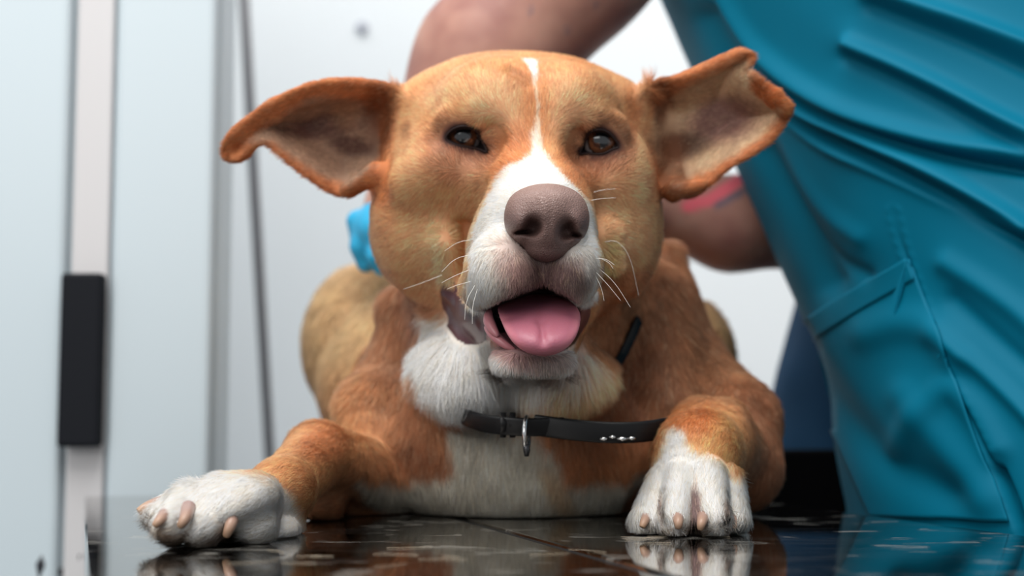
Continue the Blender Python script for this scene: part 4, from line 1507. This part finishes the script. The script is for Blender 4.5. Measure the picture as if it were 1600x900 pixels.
zt = lambda y: float(W(0, y, DC)[2])
v_, f_ = box_mesh((wx(107), DC - .026, zt(697)), (wx(171), DC - .010, zt(430)))
bevel(link_mesh('handle', v_, f_, mat('handle_black', lin(12, 15, 22), .7, spec=.2), cab, smooth=False), .003)
v_, f_ = box_mesh((wx(112), DC - .012, zt(690)), (wx(166), DC - .005, zt(640)))
link_mesh('handle_mount', v_, f_, bpy.data.materials['handle_black'], cab, smooth=False)
# black cable clip lower on the same cabinet
pts = [W(66, 900, DC - .02), W(68, 880, DC - .02), W(70, 862, DC - .02)]
v1 = tube_mesh(pts, [.008, .008, .006], 12)
v2 = tube_mesh([W(*p) for p in chaikin([(72, 884, DC - .018), (86, 893, DC - .018), (106, 893, DC - .018), (122, 884, DC - .018), (126, 866, DC - .018)], 2, False)], .0028, 8)
v_, f_ = merge([v1, v2])
clip_o = link_mesh('door_catch', v_, f_, mat('catch_black', lin(26, 28, 36), .5), cab)

# thin grey pole leaning beside the cabinet
pole = empty('pole', (0, 0, 0), 'thin grey metal pole standing upright between the cabinet and the wall, above the left paw', 'pole')
pd_ = 1.55
ptop = W(378, -60, pd_); pbot = W(421, 720, pd_)
dirp = (pbot - ptop) / (pbot[2] - ptop[2])
pfoot = ptop + dirp * (-.85 - ptop[2]); ptop2 = ptop + dirp * (1.0 - ptop[2])
pole.location = tuple(pfoot)
v_, f_ = tube_mesh([ptop2, ptop * .5 + pbot * .5, pfoot + np.array([0, 0, .03]) * 1.0], .0062, 14)
link_mesh('shaft', v_, f_, mat('pole_metal', lin(150, 148, 150), .35, metal=.5), pole)
v_, f_ = tube_mesh([pfoot + np.array([0, 0, .0]), pfoot + np.array([0, 0, .018]), pfoot + np.array([0, 0, .03])], [.09, .085, .02], 24)
link_mesh('base', v_, f_, mat('pole_base', lin(60, 60, 62), .5), pole)
v_, f_ = tube_mesh([ptop2 * .55 + pbot * .45 + np.array([0, 0, .06]), W(381, 40, pd_), W(383, 62, pd_)], .0075, 12)

# small fixing on the wall
fx = proj(np.array([0, 2.19, .2]))
def on_wall(x, y):
    o = np.array([0, 0, CAMH]); t = W(x, y, 1.0) - o
    return o + t * (2.2 / t[1])
c = on_wall(566, 44)
v_, f_ = tube_mesh([c + np.array([0, -.012, 0]), c + np.array([0, -.004, 0]), c], [.006, .009, .009], 16)
tag(link_mesh('wall_hook', v_, f_, mat('hook_grey', lin(170, 172, 186), .4)), 'small grey hook fixed on the white wall near the arm', 'hook')

# made-up black box filling the dark gap behind the table
bc = empty('dark_gap_box', (.275, 1.165, -.85), 'made-up black box filling the dark gap between the dog and the scrub top', 'cabinet')
bm = mat('gap_black', lin(8, 8, 10), .9, spec=.05)
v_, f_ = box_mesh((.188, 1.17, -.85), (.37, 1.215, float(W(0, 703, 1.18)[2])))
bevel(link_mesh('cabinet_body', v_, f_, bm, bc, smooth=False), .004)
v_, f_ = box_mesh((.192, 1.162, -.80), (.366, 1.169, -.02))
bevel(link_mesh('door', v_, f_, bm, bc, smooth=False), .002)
# loose dog hairs shed on the table top, by the right paw and in front
hv = []
for k in range(18):
    x0 = random.uniform(960, 1100) if k < 6 else random.uniform(320, 900)
    y0 = random.uniform(838, 858) if k < 6 else random.uniform(856, 892)
    p0 = on_table(x0, y0); an = random.uniform(-.5, .5); ln = random.uniform(.010, .026); cv = random.uniform(-.9, .9)
    hv.append(tube_mesh([p0 + np.array([math.cos(an + cv * t) * ln * t, math.sin(an + cv * t) * ln * t, .0004]) for t in np.linspace(0, 1, 8)], .00007, 5))
v_, f_ = merge(hv)
tag(link_mesh('shed_hair', v_, f_, mat('shed_hair', lin(214, 196, 170), .5), None), 'pale loose dog hairs scattered on the dark table top', 'hair', kind='stuff')
print('done', time.time() - T0)
